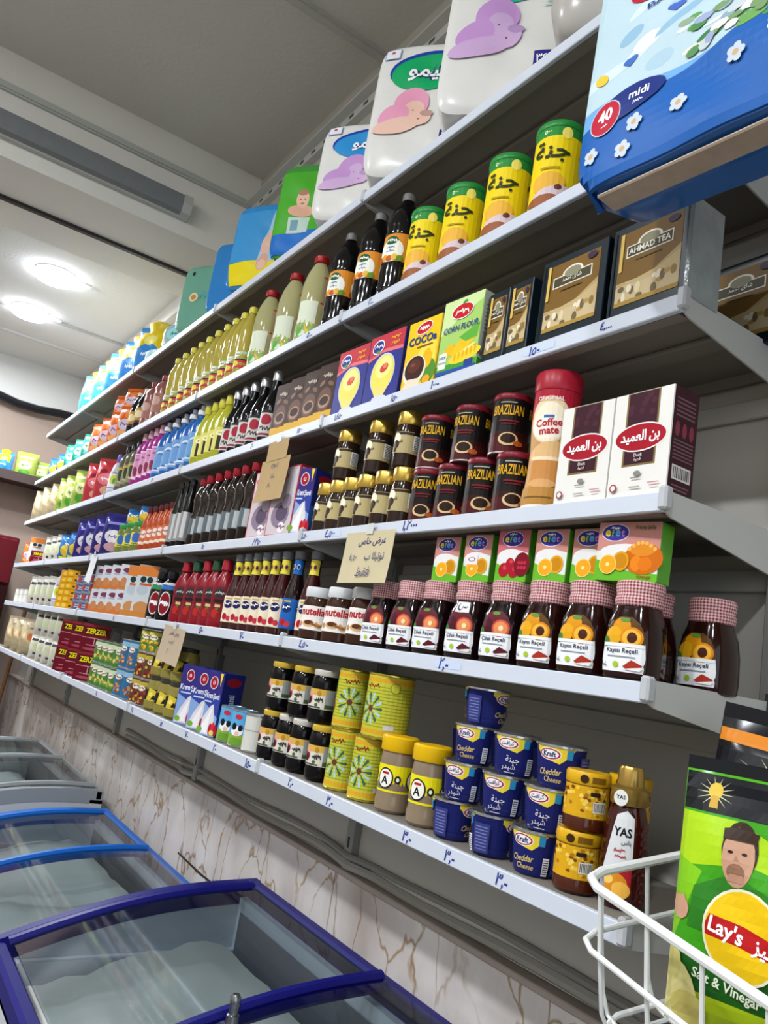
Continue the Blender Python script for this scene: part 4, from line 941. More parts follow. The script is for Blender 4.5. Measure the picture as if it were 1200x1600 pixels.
# ---- nut spread
pr = [(.028, 0), (.034, .004), (.0345, .02), (.033, .05), (.034, .078), (.031, .092), (.029, .098)]
a = Art(); a.rect(0, .050, .120, .056, '#efeae4')
for sx in (-.002,): a.text('nutella', sx, .063, .017, '#b3202c', .035, fullw=.056); a.ell(sx-.006, .036, .015, .008, '#d8b080', 14); a.ell(sx-.006, .038, .011, .005, '#5a3018', 12); a.ell(sx+.016, .034, .009, .007, '#c9945a', 12); a.ell(sx+.020, .042, .006, .006, '#f2e8dc', 10); a.ell(sx-.026, .034, .004, .006, '#b88a5a', 10); a.poly([(sx-.004, .034), (sx+.022, .030), (sx+.024, .032), (sx, .038)], '#8a5a34')
bottle('hazelnut_spread_jar', pr, mat('#3a2014', 0.12), [(.0325, .096), (.0335, .098), (.0335, .116), (.0315, .119)], mat('#d4d6d8', 0.4), a, n=2.6, dv=.012, seg=28, pm=PRINTG)
# ---- sauce bottles
def sauce(kind, body, neckc, labelc, tcol):
    pr = [(.020, 0), (.025, .005), (.0255, .095), (.022, .115), (.0135, .150), (.0125, .160), (.0125, .192)]
    a = Art(); a.rect(0, .055, .120, .072, labelc, 1); a.rect(0, .170, .068, .036, neckc, 1); a.l = 1
    for sx in (-.036, .0, .036):
        a.ell(sx, .068, .013, .011, tcol, 14); a.text('~', sx, .070, .008, '#ffffff', .02, maxw=.02); a.ell(sx-.004, .034, .008, .009, '#b01c34', 12); a.ell(sx+.009, .030, .007, .007, '#c93a48', 12); a.rect(sx, .084, .02, .004, '#c9a868')
    for sx in (-.012, .012): a.ell(sx, .170, .008, .007, '#c98a2a' if neckc[1] == 'e' else '#e0e6f2', 12); a.ell(sx, .170, .006, .005, tcol, 12)
    bottle(kind, pr, mat(body, 0.12, coat=.2), [(.0145, .190), (.015, .192), (.015, .209), (.0125, .211)], mat('#6f7276', 0.35), a, dv=.02, seg=20, pm=PRINTG)
sauce('pomegranate_sauce_bottle', '#3a0f12', '#e3d24a', '#e9dfc4', '#2a2258'); sauce('blue_label_sauce_bottle', '#1c0c0e', '#1f5ea8', '#1f62b4', '#14306a')
pr = [(.026, 0), (.031, .006), (.031, .02), (.028, .06), (.031, .10), (.030, .125), (.019, .150), (.014, .160), (.0125, .17)]
for kind, cc in (('ketchup_bottle', '#a31a2c'), ('ketchup_bottle_green_cap', '#1f4a30')):
    a = Art(); a.rect(0, .072, .075, .090, '#7c1c28', 1); a.ell(0, .098, .018, .015, '#3a3234', 16); a.text('~', 0, .098, .011, '#c9c4c0', .02, maxw=.028); a.rect(0, .076, .034, .010, '#262024'); a.rect(.0, .062, .018, .008, '#e0c48a'); a.ell(-.004, .040, .013, .013, '#b52a24', 14); a.ell(.010, .034, .010, .010, '#8c1a1c', 12); a.ell(0, .054, .006, .003, '#4a7a2a', 8)
    bottle(kind, pr, mat('#8c1424', 0.22), [(.015, .165), (.0165, .167), (.015, .195), (.010, .199)], mat(cc, 0.35), a, sy=.72, dv=.02)
pr = [(.030, 0), (.035, .006), (.035, .10), (.028, .125), (.016, .14), (.014, .146)]
for kind, hc in (('dark_sauce_bottle', '#2f8a4a'), ('dark_sauce_bottle_blue_band', '#2a6ab0')):
    a = Art(); a.ell(0, .058, .021, .040, '#e9e4e2', 22); a.ell(0, .058, .018, .036, '#8c1824', 22); a.text('~', 0, .058, .018, '#ffffff', .03, maxw=.032); a.rect(0, .112, .10, .014, hc); a.rect(0, .125, .08, .008, '#e3e6ea')
    bottle(kind, pr, mat('#160c10', 0.15), [(.017, .142), (.018, .144), (.018, .165), (.015, .168)], mat('#1f2022', 0.35), a, sy=.8)
a = Art(); w_, h = .075, .098
a.rect(0, h/2, w_-.001, h-.001, '#d8dade'); a.rect(0, .016, w_-.001, .030, '#d07a3a'); a.ell(-.014, .030, .014, .018, '#c9885a', 14); a.ell(.012, .030, .014, .018, '#d89a6a', 14); a.ell(-.006, h-.022, .020, .010, '#7a3a5a', 14); a.rect(.0, .062, .05, .006, '#a8b4c8'); a.rect(w_/2-.006, h/2, .008, h-.004, '#2c3a4c')
carton('sausage_carton', w_, .05, h, mat('#b9bcc4', 0.4), a, pm=PRINTG)
a = Art(); w_, h = .085, .19
a.rect(0, h/2, w_-.001, h-.001, '#cdd3d8'); a.rect(0, h-.020, w_-.001, .038, '#d8803a'); a.ell(-.014, h-.052, .013, .012, '#1c3a34', 14); a.ell(.014, h-.052, .013, .012, '#1c3a34', 14); a.ell(0, .035, .034, .024, '#c98a54', 16); a.ell(-.01, .10, .024, .02, '#b8c4cc', 14); a.rect(0, .012, w_-.001, .020, '#c9843f'); a.rect(0, .12, .05, .008, '#c95a3a')
carton('tall_cream_carton', w_, .05, h, mat('#c3c9ce', 0.4), a, pm=PRINTG)
def can(kind, r, h, body, art, rim='#b9bdc0', seg=22, lid=None):
    pr = [(r*.98, 0), (r, .002), (r, h-.002), (r*.98, h)]
    bottle(kind, pr, mat(body, 0.3), None, None, art, seg=seg, pm=PRINTG)
    part(kind, 'top_rim', MB().lathe([(r*1.0, h-.004), (r*1.035, h-.003), (r*1.035, h), (r*.97, h+.0006), (r*.93, h-.002)], seg), mat(lid or rim, 0.25, metal=0.0 if lid else .85), True)
    part(kind, 'bottom_rim', MB().lathe([(r*.97, 0), (r*1.035, .0004), (r*1.035, .003), (r*1.0, .004)], seg), mat(rim, 0.25, metal=.85), True)
a = Art(); r_ = .034; a.rect(0, .020, 2*PI*r_-.003, .038, '#5a6a9a'); a.rect(0, .020, 2*PI*r_-.003, .014, '#c8ccd8')
for sx in (-.06, 0, .06): a.ell(sx, .020, .012, .012, '#b84a3a', 12); a.text('~', sx+.02, .020, .010, '#1c2a5a', .02, maxw=.02)
can('tuna_can', r_, .040, '#4a5a8a', a)
a = Art(); w_, h = .075, .030; a.rect(0, h/2, w_-.001, h-.001, '#e0a31a'); a.rect(.02, h/2, .014, .010, '#5a3a14'); a.ell(-.014, h/2, .014, .009, '#f0c84a', 12)
carton('yellow_stock_box', w_, .05, h, mat('#d89a14', 0.4), a)
# ---------------- lowest shelf
pr = [(.0265, 0), (.029, .003), (.0300, .010), (.0345, .055), (.0350, .056)]
TOP = .060
def kraft(kind, mode):
    a = Art(); rr = .035; C = 2*PI*rr-.003
    a.rect(0, .029, C, .056, '#1c2264', 1); a.l = 1
    off = {'name': -.004, 'arabic': -.004, 'barcode': -.050, 'info': .058}[mode]
    for k, sx in enumerate((off, off+.110, off-.110)):
        arb = (k > 0) if mode in ('name', 'barcode') else (k == 0) if mode == 'arabic' else (k == 1)
        a.poly([(sx-.030, .0565), (sx+.034, .0565), (sx+.026, .050), (sx-.030, .050)], '#e9d23a'); l = a.l
        a.poly([(sx-.030, .051), (sx+.027, .051), (sx+.018, .040), (sx+.010, .034), (sx-.018, .040)], '#e9d23a', l)
        a.ell(sx-.006, .046, .018, .0085, '#efe9e4', 18); a.ell(sx-.006, .046, .0165, .0073, '#a8182a', 18); a.ell(sx-.006, .046, .0140, .0057, '#f2f0ee', 18)
        if not arb: a.text('Kraft', sx-.006, .046, .0075, '#1c2a6a', .03, maxw=.024)
        else: a.text(ar('كرافت'), sx-.006, .046, .0078, '#1c2a6a', .02, maxw=.022)
        a.rect(sx+.024, .048, .009, .013, '#2f8fc4')
        if not arb: a.text('Cheddar', sx-.004, .022, .0085, '#d9bf7a', .012, maxw=.036, rot=.06, shear=.25); a.text('Cheese', sx+.001, .012, .0075, '#d9bf7a', .012, maxw=.028, shear=.25)
        else: a.text(ar('جبنة'), sx+.004, .023, .012, '#d9d6e0', .01, maxw=.026); a.text(ar('شيدر'), sx-.002, .012, .010, '#d9d6e0', .01, maxw=.026); a.rect(sx, .0045, .018, .0012, '#c9c6d6')
    for sx in (off+.050, off-.060):
        a.rect(sx, .026, .024, .042, '#39407e')
        for i in range(8): a.rect(sx, .010+i*.0045, .018, .0014, '#7a80b2', l=a.l+1 if i == 0 else a.l)
    a.rect(off+.030, .016, .008, .024, '#e0e0e6')
    for i in range(7): a.rect(off+.030, .007+i*.003, .0065, .0012, '#3a3a4a', l=a.l+1 if i == 0 else a.l)
    bottle(kind, pr, mat('#1c2264', 0.3), None, None, a, dv=.014, seg=32, pm=PRINTG)
    part(kind, 'tin_rim', MB().lathe([(.0350, .0550), (.0372, .0562), (.0372, .0590), (.0355, .0600), (.0335, .0580)], 32), mat('#c3c6ca', 0.22, metal=.9), True)
for md in ('name', 'arabic', 'barcode', 'info'): kraft('cheese_tin_' + md, md)
pr = [(.027, 0), (.0315, .005), (.032, .02), (.030, .03), (.0315, .040), (.0315, .085), (.030, .100), (.028, .108)]
a = Art(); a.rect(0, .058, .190, .046, '#ecdf1a')
for sx in (-.056, .0, .056):
    a.ell(sx-.004, .058, .016, .018, '#22221e', 20); a.ell(sx-.004, .058, .0135, .0155, '#efeee6', 20); a.text('A', sx-.004, .055, .014, '#22221e', .03); a.rect(sx-.004, .067, .014, .004, '#b81e24'); a.ell(sx+.020, .058, .006, .007, '#22221e', 12); a.ell(sx+.020, .058, .003, .0035, '#f0f0e0', 8)
bottle('tahini_jar', pr, mat('#8a7862', 0.12, coat=.3), [(.0325, .104), (.034, .106), (.034, .128), (.031, .131)], mat('#e8b90f', 0.35), a, seg=28, pm=PRINTG)
def oiltin(kind, r, h, ph):
    a = Art(); C = 2*PI*r-.003; a.rect(0, h/2, C, h-.008, '#c3c03a', 1); a.l = 1
    a.rect(0, h-.012, C, .008, '#d9a32a'); a.rect(0, .012, C, .008, '#d9a32a', l=a.l)
    n = int(h/.006)
    for i in range(3, n-3): a.rect(0, i*.006+.004, C, .0018, '#8f9c30', l=a.l)
    for sx in (ph, ph + C/2, ph - C/2):
        cy = h*.45
        for k in range(14):
            q = 2*PI*k/14; c, s_ = math.cos(q), math.sin(q)
            a.poly([(sx+.004*c, cy+.004*s_), (sx+.024*math.cos(q-.12), cy+.027*math.sin(q-.12)), (sx+.026*c, cy+.030*s_), (sx+.024*math.cos(q+.12), cy+.027*math.sin(q+.12))], ('#2f6a4a', '#a9cfd0')[k % 2], a.l+1 if k == 0 else a.l)
        a.ell(sx, cy, .006, .006, '#6a3a24', 10); a.text('~', sx-.002, h*.80, .011, '#8c2a1c', .02, maxw=.04)
    a.ell(ph+.045, h*.80, .010, .010, '#7a8a24', 14); a.ell(ph+.045, h*.80, .0085, .0085, '#c3c03a', 14); a.rect(ph+.042, .022, .020, .009, '#c9c6cc'); a.ell(ph-.045, h*.35, .008, .012, '#7a1f2c', 10); a.ell(ph-.05, h*.62, .008, .016, '#3a8a34', 10, .4)
    can(kind, r, h, '#b6b436', a, rim='#c9b04a', seg=28)
oiltin('ribbed_tin', .032, .116, 0.0); oiltin('large_ribbed_tin', .044, .118, -.012)
pr = [(.024, 0), (.029, .005), (.0305, .02), (.0295, .030), (.0295, .070), (.0305, .080), (.028, .094), (.0245, .100)]
a = Art(); a.rect(-.004, .050, .105, .040, '#d9d6cc', 1); a.rect(-.004, .064, .105, .013, '#d8ad4a', 1); a.l = 1; a.rect(.034, .050, .026, .038, '#9aa0a0'); a.rect(.034, .036, .026, .008, '#4a5a3a')
a.ell(-.020, .048, .010, .011, '#8c2430', 14); a.ell(-.020, .045, .007, .007, '#2a1a14', 12); a.ell(-.016, .060, .007, .006, '#e6a08a', 12); a.ell(.006, .062, .005, .006, '#b8862a', 10); a.text('~', .006, .048, .010, '#3a3226', .02, maxw=.02); a.ell(.002, .038, .004, .004, '#4a6a3a', 8); a.rect(-.008, .033, .04, .003, '#5a5348')
for kind, cc in (('molasses_jar', '#cfae3c'), ('molasses_jar_white_lid', '#cfcac0')):
    bottle(kind, pr, mat('#08070a', 0.12), [(.0265, .098), (.0278, .100), (.0278, .1085), (.026, .1105)], mat(cc, 0.35), a, seg=26, pm=PRINTG)
a = Art(); r_ = .032; C = 2*PI*r_-.003; a.rect(0, .056, C, .056, '#5aa6d8', 1); a.rect(0, .016, C, .026, '#8aac3c', 1); a.l = 1
for sx in (-.066, .0, .066):
    a.ell(sx, .038, .017, .012, '#efefee', 16); a.ell(sx-.008, .048, .007, .009, '#1a1a1e', 12); a.ell(sx+.009, .046, .006, .008, '#1a1a1e', 12); a.ell(sx+.002, .032, .006, .006, '#e0b8a8', 10); a.ell(sx, .072, .010, .006, '#c0303c', 12); a.poly([(sx-.02, .004), (sx+.02, .004), (sx+.012, .022), (sx-.012, .022)], '#6a9a34')
can('milk_powder_tin', r_, .088, '#5a9ac4', a)
a = Art(); a.rect(0, .044, C, .080, '#d0d0c8'); a.rect(0, .05, C, .003, '#a8a8a0')
can('plain_white_tin', .032, .086, '#cfcfc6', a)
# honey jars and squeeze bottle
pr = [(.025, 0), (.029, .004), (.0295, .018), (.0285, .02), (.0285, .058), (.028, .062)]
a = Art(); C = 2*PI*.0295-.003; a.rect(0, .039, C, .040, '#d9a41c', 1); a.l = 1
rnd = random.Random(4); l = a.l + 1
for i in range(170): a.ell(rnd.uniform(-C/2, C/2), rnd.uniform(.022, .056), .0032, .0028, rnd.choice(['#a8741a', '#efc43a', '#7a4a14', '#f0d060']), 6, l=l)
a.l = l
for sx in (-.03, .03): a.rect(sx-.014, .050, .013, .005, '#2a2018'); a.ell(sx-.004, .036, .007, .006, '#e8c03a', 10)
a.rect(.024, .034, .020, .014, '#e6e2d8')
for i in range(9): a.rect(.016+.002*i, .034, .001, .011, '#3a3a3a', l=a.l+1 if i == 0 else a.l)
bottle('honey_jar', pr, mat('#4a1c0a', 0.1, coat=.3), [(.0285, .060), (.0300, .062), (.0300, .074), (.028, .077)], mat('#d9a814', 0.35), a, seg=26, pm=PRINTG)
part('honey_jar', 'lid_print', Art().ell(0, .068, .006, .0055, '#3a2414', 12).rect(.02, .068, .02, .008, '#7a5414').mesh('lid_print', on_lathe([(.0300, .060), (.0300, .076)], .03), .006), None)
pr = [(.024, 0), (.029, .004), (.031, .015), (.030, .05), (.0285, .08), (.026, .105), (.0215, .122), (.019, .128)]
a = Art(); a.poly([(-.022, .044), (.018, .044), (.018, .110), (.006, .118), (-.010, .112)], '#d9dbde', 1); a.l = 1
a.poly([(-.022, .028), (.018, .020), (.018, .062), (-.004, .046)], '#a5202c'); a.ell(-.004, .030, .018, .014, '#d88a24', 14); a.ell(.006, .024, .012, .010, '#efb44a', 12); a.ell(-.012, .034, .008, .006, '#f0c86a', 10)
a.text('YAS', .002, .092, .011, '#14181c', .03, maxw=.026); a.text(ar('ياس'), .008, .080, .007, '#2a2a2a', .01); a.text('~', .000, .070, .005, '#b52a34', .01, maxw=.024); a.text('~', .002, .063, .005, '#b52a34', .01, maxw=.024)
bottle('honey_squeeze_bottle', pr, mat('#3c1009', 0.1, coat=.4), [(.0225, .124), (.024, .126), (.024, .144), (.0175, .148), (.0165, .168), (.0145, .172)], mat('#a98a44', 0.25, metal=.7), a, sy=.85, dv=.012, seg=28, pm=PRINTG)
tg = Art(); tg.ell(0, 0, .009, .010, '#efeee8', 18); tg.ell(0, 0, .0078, .0088, '#e6e6e2', 18); tg.text('YAS', 0, .001, .005, '#14181c', .03, maxw=.012)
part('honey_squeeze_bottle', 'neck_tag', tg.mesh('neck_tag', lambda u, v, h: (u-.004, -.0255-h, v+.133)), None)
for k in range(9):
    for s_ in (-1, 1): part('honey_squeeze_bottle', 'ridge', MB().lathe([(.0005, 0), (.0022, .001), (.0022, .0035), (.0005, .0045)], 6, cx=.0285*math.cos(.35*s_+.15), cy=.0240*math.sin(.35*s_-.25), ), mat('#5a1c10', 0.15, coat=.3)).location = (0, 0, .012 + k*.0105)
# glass jars, bean cans, red tea boxes, white packets
pr = [(.030, 0), (.036, .006), (.037, .03), (.035, .075), (.031, .09), (.030, .094)]
a = Art(); a.poly([(-.030, .030), (.030, .034), (.030, .066), (-.030, .062)], '#1c1c18', 1); a.l = 1; a.poly([(-.014, .030), (.014, .028), (.018, .060), (-.010, .068)], '#d8c03a'); a.ell(.0, .048, .008, .007, '#efdc6a', 10)
bottle('pickle_jar', pr, mat('#8a7f3a', 0.12, noise=.35, nscale=60, coat=.3), [(.032, .092), (.033, .094), (.033, .103), (.030, .105)], mat('#3a3a30', 0.35), a, n=2.6)
def bean(kind, r, h, base, band, blobs):
    a = Art(); C = 2*PI*r-.003; a.rect(0, h/2, C, h-.006, base, 1); a.rect(0, h*.82, C, h*.16, band, 2); a.l = 2; rnd = random.Random(len(kind)); l = 3
    for sx in (-C/3, 0, C/3):
        for i in range(12): a.ell(sx+rnd.uniform(-.018, .018), rnd.uniform(h*.12, h*.52), .006, .005, rnd.choice(blobs), 8, l=l)
        a.l = 3; a.ell(sx, h*.66, .016, .009, '#efe9d8', 14); a.text('~', sx, h*.66, .010, '#7a1c1c', .02, maxw=.024)
    can(kind, r, h, base, a)
bean('green_vegetable_can', .034, .088, '#4a7a3a', '#cfd6b8', ['#6aa03a', '#8fb84a', '#b8603a', '#d8c86a']); bean('blue_bean_can', .037, .10, '#2f6a94', '#8fb4cc', ['#b8704a', '#c98a5a', '#d8a878', '#8a4a34'])
bean('red_bean_can', .034, .085, '#5f3a2c', '#b8a83c', ['#6a1c20', '#8c2a2a', '#a83c34', '#d0b03c']); bean('corn_can', .034, .085, '#5a7a34', '#d8cc5a', ['#e0b82a', '#d0a01c', '#efd04a', '#b8862a'])
a = Art(); w_, h = .13, .115
a.rect(0, h/2, w_-.001, h-.001, '#6c0f22', 1); a.rect(0, h-.006, w_-.001, .010, '#8c2a34'); a.rect(0, h-.030, w_*.8, .028, '#3a0a14'); a.text('ZERZER', 0, h-.030, .022, '#efdf1a', .03, fullw=w_*.74); a.rect(0, .058, w_*.9, .003, '#c98a94'); a.rect(0, .044, .004, .03, '#c9a0a8'); a.rect(-.01, .028, .05, .004, '#b87a84'); a.ell(0, .012, .05, .006, '#a8455a', 12)
s_ = Art(); s_.rect(0, h/2, .088, h-.001, '#b9bab4'); s_.rect(0, .025, .088, .05, '#7a1a1c'); s_.poly([(-.04, .05), (.04, .03), (.03, .09), (-.02, .1)], '#efece8'); s_.ell(.01, .05, .02, .008, '#8fa83a', 10, .3)
carton('red_tea_box', w_, .09, h, mat('#5f0d1e', 0.3), a, s_, pm=PRINTG)
a = Art(); a.rect(0, .11, .07, .014, '#3a3a3a'); a.ell(0, .07, .028, .03, '#c9cfa8', 14); a.rect(0, .03, .03, .012, '#4a4238')
pouch('white_pasta_packet', .095, .135, .055, mat('#cfccc2', 0.25), a, .003, .4)
# ---------------- diaper packs on the top shelf
def diaper_art(w_, h, c, lilac, small=False):
    a = Art()
    a.ell(-w_*.02, h*.77, w_*.34, h*.135, '#1f3ea0', 26, .08); a.ell(.0, h*.745, w_*.34, h*.135, c, 26, .05)
    a.text(ar('نيمو'), -w_*.03, h*.745, h*.135, '#2c2c6a', .07, maxw=w_*.50); a.text(ar('نيمو'), -w_*.03, h*.745, h*.13, '#f4f4fa', .025, maxw=w_*.49)
    a.rect(-w_*.36, h*.905, w_*.14, h*.085, '#8f9cc8'); a.rect(-w_*.36, h*.905, w_*.125, h*.074, '#e6e9f0'); a.ell(-w_*.36, h*.915, w_*.018, w_*.016, '#c0506a', 10)
    sk = '#c9a8d2' if lilac else '#e6bfae'; hd = '#bf92cc' if lilac else '#e39ab8'
    a.ell(-w_*.12, h*.52, w_*.15, h*.11, hd, 20, .5); a.ell(-w_*.09, h*.48, w_*.085, h*.065, sk, 16, .4); a.ell(-w_*.26, h*.43, w_*.14, h*.075, hd, 16, .4); a.ell(-w_*.22, h*.36, w_*.22, h*.055, sk, 18, .15); a.ell(-w_*.02, h*.41, w_*.085, h*.060, sk, 16, -.1); a.ell(.02*w_, h*.445, w_*.06, h*.025, '#b8958a' if not lilac else '#b090c0', 12, -.2); a.ell(-w_*.04, h*.40, w_*.008, h*.006, '#7a4a4a', 8); a.ell(-w_*.10, h*.47, w_*.010, h*.004, '#7a4a4a', 8)
    a.rect(w_*.22, h*.27, w_*.11, h*.075, '#2a2480'); a.text('٣٤', w_*.22, h*.272, h*.045, '#ffffff', .02); a.rect(w_*.355, h*.27, w_*.13, h*.070, c)
    for i in range(4): a.rect(w_*.28, h*(.56+.02*i), w_*(.18-.03*(i % 2)), h*.006, '#a8c8c0', l=a.l+1 if i == 0 else a.l)
    return a
PLA = mat('#dcdcd8', 0.25, noise=.08, nscale=10)
pack('diaper_pack_green', .30, .16, .39, PLA, diaper_art(.30, .39, '#12a562', False), 8, .006, 1.0)
pack('diaper_pack_teal', .32, .16, .45, PLA, diaper_art(.32, .45, '#12b094', True), 8, .006, 2.0)
pack('diaper_pack_blue', .30, .15, .31, PLA, diaper_art(.30, .31, '#2c8fd0', True), 8, .006, .2)
pack('clear_wrapped_pack', .26, .18, .34, mat('#b4b1aa', 0.2, noise=.15, nscale=8), None, 4.5, .008, 3.0)
w_, h = .26, .335
a = Art(); a.rect(0, h*.56, w_*.90, h*.66, '#4aa82c', 1); a.poly([(-w_*.45, h*.24), (w_*.45, h*.30), (w_*.45, h*.06), (-w_*.45, h*.04)], '#1f6cc0', 1); a.l = 1
a.ell(w_*.26, h*.72, w_*.20, h*.14, '#15409a', 20); a.text('FINE', w_*.27, h*.75, h*.085, '#ffffff', .03, maxw=w_*.30); a.text('baby', w_*.27, h*.655, h*.055, '#8fd46a', .02, maxw=w_*.2)
a.ell(-w_*.12, h*.48, w_*.17, h*.065, '#d8a88e', 16, -.1); a.ell(-w_*.12, h*.60, w_*.085, h*.085, '#e2b79e', 18); a.ell(-w_*.12, h*.665, w_*.07, h*.03, '#a8795e', 14); a.ell(-w_*.15, h*.60, w_*.009, h*.008, '#4a2a22', 8); a.ell(-w_*.09, h*.60, w_*.009, h*.008, '#4a2a22', 8); a.ell(-w_*.12, h*.56, w_*.025, h*.008, '#b06a5e', 8)
a.rect(-w_*.12, h*.33, w_*.28, h*.16, '#b9cfc4'); a.rect(-w_*.17, h*.33, w_*.10, h*.10, '#6a9aa8')
pack('green_blue_diaper_pack', w_, .15, h, mat('#3f8f3a', 0.22), a, 8, .006, 1.6)
w_, h = .33, .33
a = Art(); a.rect(0, h*.60, w_*.90, h*.58, '#3f93d0', 1); a.poly([(-w_*.46, h*.30), (w_*.46, h*.36), (w_*.44, h*.05), (-w_*.40, h*.05)], '#e8d414', 1); a.poly([(w_*.02, h*.88), (w_*.30, h*.88), (w_*.16, h*.30), (-w_*.12, h*.30)], '#9fc4de', 2); a.l = 2
a.ell(.03*w_, h*.56, w_*.08, h*.20, '#e0b6a4', 16, -.45); a.ell(-.04*w_, h*.30, w_*.065, h*.10, '#d9a48e', 16, -.2); a.ell(.10*w_, h*.76, w_*.06, h*.07, '#f0f0ee', 12); a.ell(-.045*w_, h*.27, w_*.05, h*.06, '#e6bca8', 12)
a.ell(w_*.30, h*.42, w_*.085, h*.085, '#1f3a6a', 18); a.ell(w_*.30, h*.42, w_*.068, h*.068, '#e6ecf2', 18); a.text('~', w_*.30, h*.42, h*.05, '#1f3a6a', .02, maxw=w_*.1); a.ell(w_*.42, h*.30, w_*.03, h*.06, '#1c2c5a', 12)
pack('blue_yellow_diaper_pack', w_, .15, h, mat('#2f86c6', 0.22), a, 8, .006, 2.7)
w_, h = .22, .29
a = Art(); a.rect(-w_*.05, h*.62, w_*.14, h*.42, '#1d2026'); a.text('40', -w_*.05, h*.55, h*.12, '#ffffff', .03, rot=PI/2); a.ell(-w_*.02, h*.84, w_*.10, h*.07, '#e8d21a', 12)
pack('plain_blue_diaper_pack', w_, .13, h, mat('#2f7fc2', 0.22), a, 8, .004, .4)
w_, h = .28, .30
a = Art(); a.ell(-w_*.20, h*.50, w_*.07, h*.07, '#e6d8a8', 12); a.ell(-w_*.20, h*.50, w_*.04, h*.04, '#c98a4a', 10); a.text('~', w_*.08, h*.52, h*.14, '#5aa8a8', .02); a.ell(w_*.25, h*.62, w_*.12, h*.18, '#9a8f84', 16); a.ell(w_*.25, h*.62, w_*.10, h*.155, '#6fa892', 16); a.ell(-w_*.28, h*.85, w_*.025, h*.03, '#22302c', 10)
pack('mint_green_diaper_pack', w_, .15, h, mat('#6fa892', 0.25), a, 7, .005, 1.9)
a = Art(); a.ell(0, .07, .05, .03, '#9fe0e0', 14); a.text('~', 0, .07, .018, '#1c6a7a', .02)
pack('wipes_pack', .17, .10, .12, mat('#9db8bc', 0.25), a, 4, .004, .6)
a = Art(); a.rect(0, .15, .10, .07, '#f0d21c', 1); a.l = 1; a.ell(0, .085, .05, .05, '#3a8fe0', 16); a.ell(.0, .15, .03, .022, '#f8ec7a', 14); a.text('~', 0, .09, .02, '#ffffff', .02, maxw=.05); a.ell(0, .03, .04, .02, '#8fc4ee', 12)
pouch('blue_yellow_powder_bag', .15, .20, .09, mat('#4a9ae0', 0.25), a, .005, .2)
part('blue_yellow_powder_bag', 'tied_top', MB().lathe([(.05, .175), (.035, .195), (.045, .225), (.02, .235)], 10, sy=.5), mat('#ecd02a', 0.3), True)
# the big hanging pack (meadow print)
w_, h = .40, .50
a = Art(); a.rect(0, h*.60, w_*.96, h*.76, '#b9d2dc', 1); a.poly([(-w_*.48, h*.205), (w_*.0, h*.24), (w_*.48, h*.33), (w_*.48, h*.02), (-w_*.48, h*.02)], '#1f5fae', 2); a.poly([(-w_*.48, h*.255), (-w_*.2, h*.255), (w_*.0, h*.24), (-w_*.48, h*.20)], '#6fa8dc', 2); a.l = 2
rnd = random.Random(11)
for i in range(16): a.ell(rnd.uniform(-.17, .15), rnd.uniform(h*.30, h*.80), rnd.uniform(.02, .05), rnd.uniform(.008, .02), rnd.choice(['#cfe2e8', '#a8c8d8', '#8fb8d2', '#dfeaea']), 12, rnd.uniform(.1, .7), l=3)
a.l = 3
for i in range(34): a.ell(rnd.uniform(-.05, .18), rnd.uniform(h*.27, h*.27+.12+.08*rnd.random()), rnd.uniform(.008, .02), rnd.uniform(.005, .010), rnd.choice(['#dfe4e2', '#a8bcc0', '#c9d4d6', '#8fa88a', '#5f9a5a', '#e0e2d0', '#9fb0cc']), 9, l=4+i % 3)
for i in range(12): a.ell(rnd.uniform(-.03, .18), h*.275+rnd.uniform(-.005, .025), .018, .007, rnd.choice(['#4f8f52', '#6fa45a', '#3f7a4a']), 9, .3, l=7)
a.l = 8
a.poly([(.12, h*.62), (.19, h*.66), (.19, h*.62), (.15, h*.60)], '#d8b84a'); a.ell(.165, h*.50, .02, .035, '#c9b83a', 12)
for x, y, c in ((-.120, .20, '#3a6ab8'), (-.06, .27, '#4a6ac0'), (.06, .31, '#3a5ab0')): a.ell(x-.005, y+.003, .007, .006, c, 10, .5); a.ell(x+.005, y+.003, .007, .006, c, 10, -.5); a.poly([(x-.011, y), (x+.011, y), (x, y-.012)], c)
a.ell(-.165, .195, .010, .016, '#e0c040', 10, .5)
a.ell(-.05, h*.74, .085, .050, '#b8203c', 24, .1); a.ell(-.046, h*.745, .076, .042, '#dfe4ea', 24, .1); a.text('~', -.046, h*.76, .032, '#1f2c5a', .03, maxw=.07); a.text('LINE', -.005, h*.695, .018, '#c02a44', .02)
a.text('BABY DIAPERS WITH L', .015, h*.628, .014, '#24408c', .02, fullw=.235, rot=.06)
a.ell(-.115, .108, .052, .021, '#1c2f7a', 20, .12); a.ell(-.148, .100, .025, .024, '#c9ccd8', 20); a.ell(-.148, .100, .0235, .0225, '#b81a34', 20); a.text('40', -.148, .104, .018, '#ffffff', .03); a.text('~', -.148, .089, .004, '#ffffff', .02); a.text('midi', -.098, .113, .012, '#ffffff', .02); a.text('~', -.098, .100, .005, '#dfe4f2', .02)
for x, y in ((-.165, .052), (-.115, .040), (-.10, .070), (-.04, .066), (.03, .090), (.075, .105), (.13, .13), (.10, .06)):
    for k in range(5): a.ell(x+.007*math.cos(k*1.256), y+.007*math.sin(k*1.256), .005, .005, '#c3cfdc', 8, l=a.l+1 if k == 0 else a.l)
    a.ell(x, y, .004, .004, '#c9a878', 8)
for q in range(len(a.p)):      # the picture field sits low on the pack
    pts, c, l = a.p[q]; lo = min(p_[1] for p_ in pts)
    if l > 2 and lo > .118: a.p[q] = ([(x, .118+(y-.118)*.66) for x, y in pts], c, l)
rnd = random.Random(21)
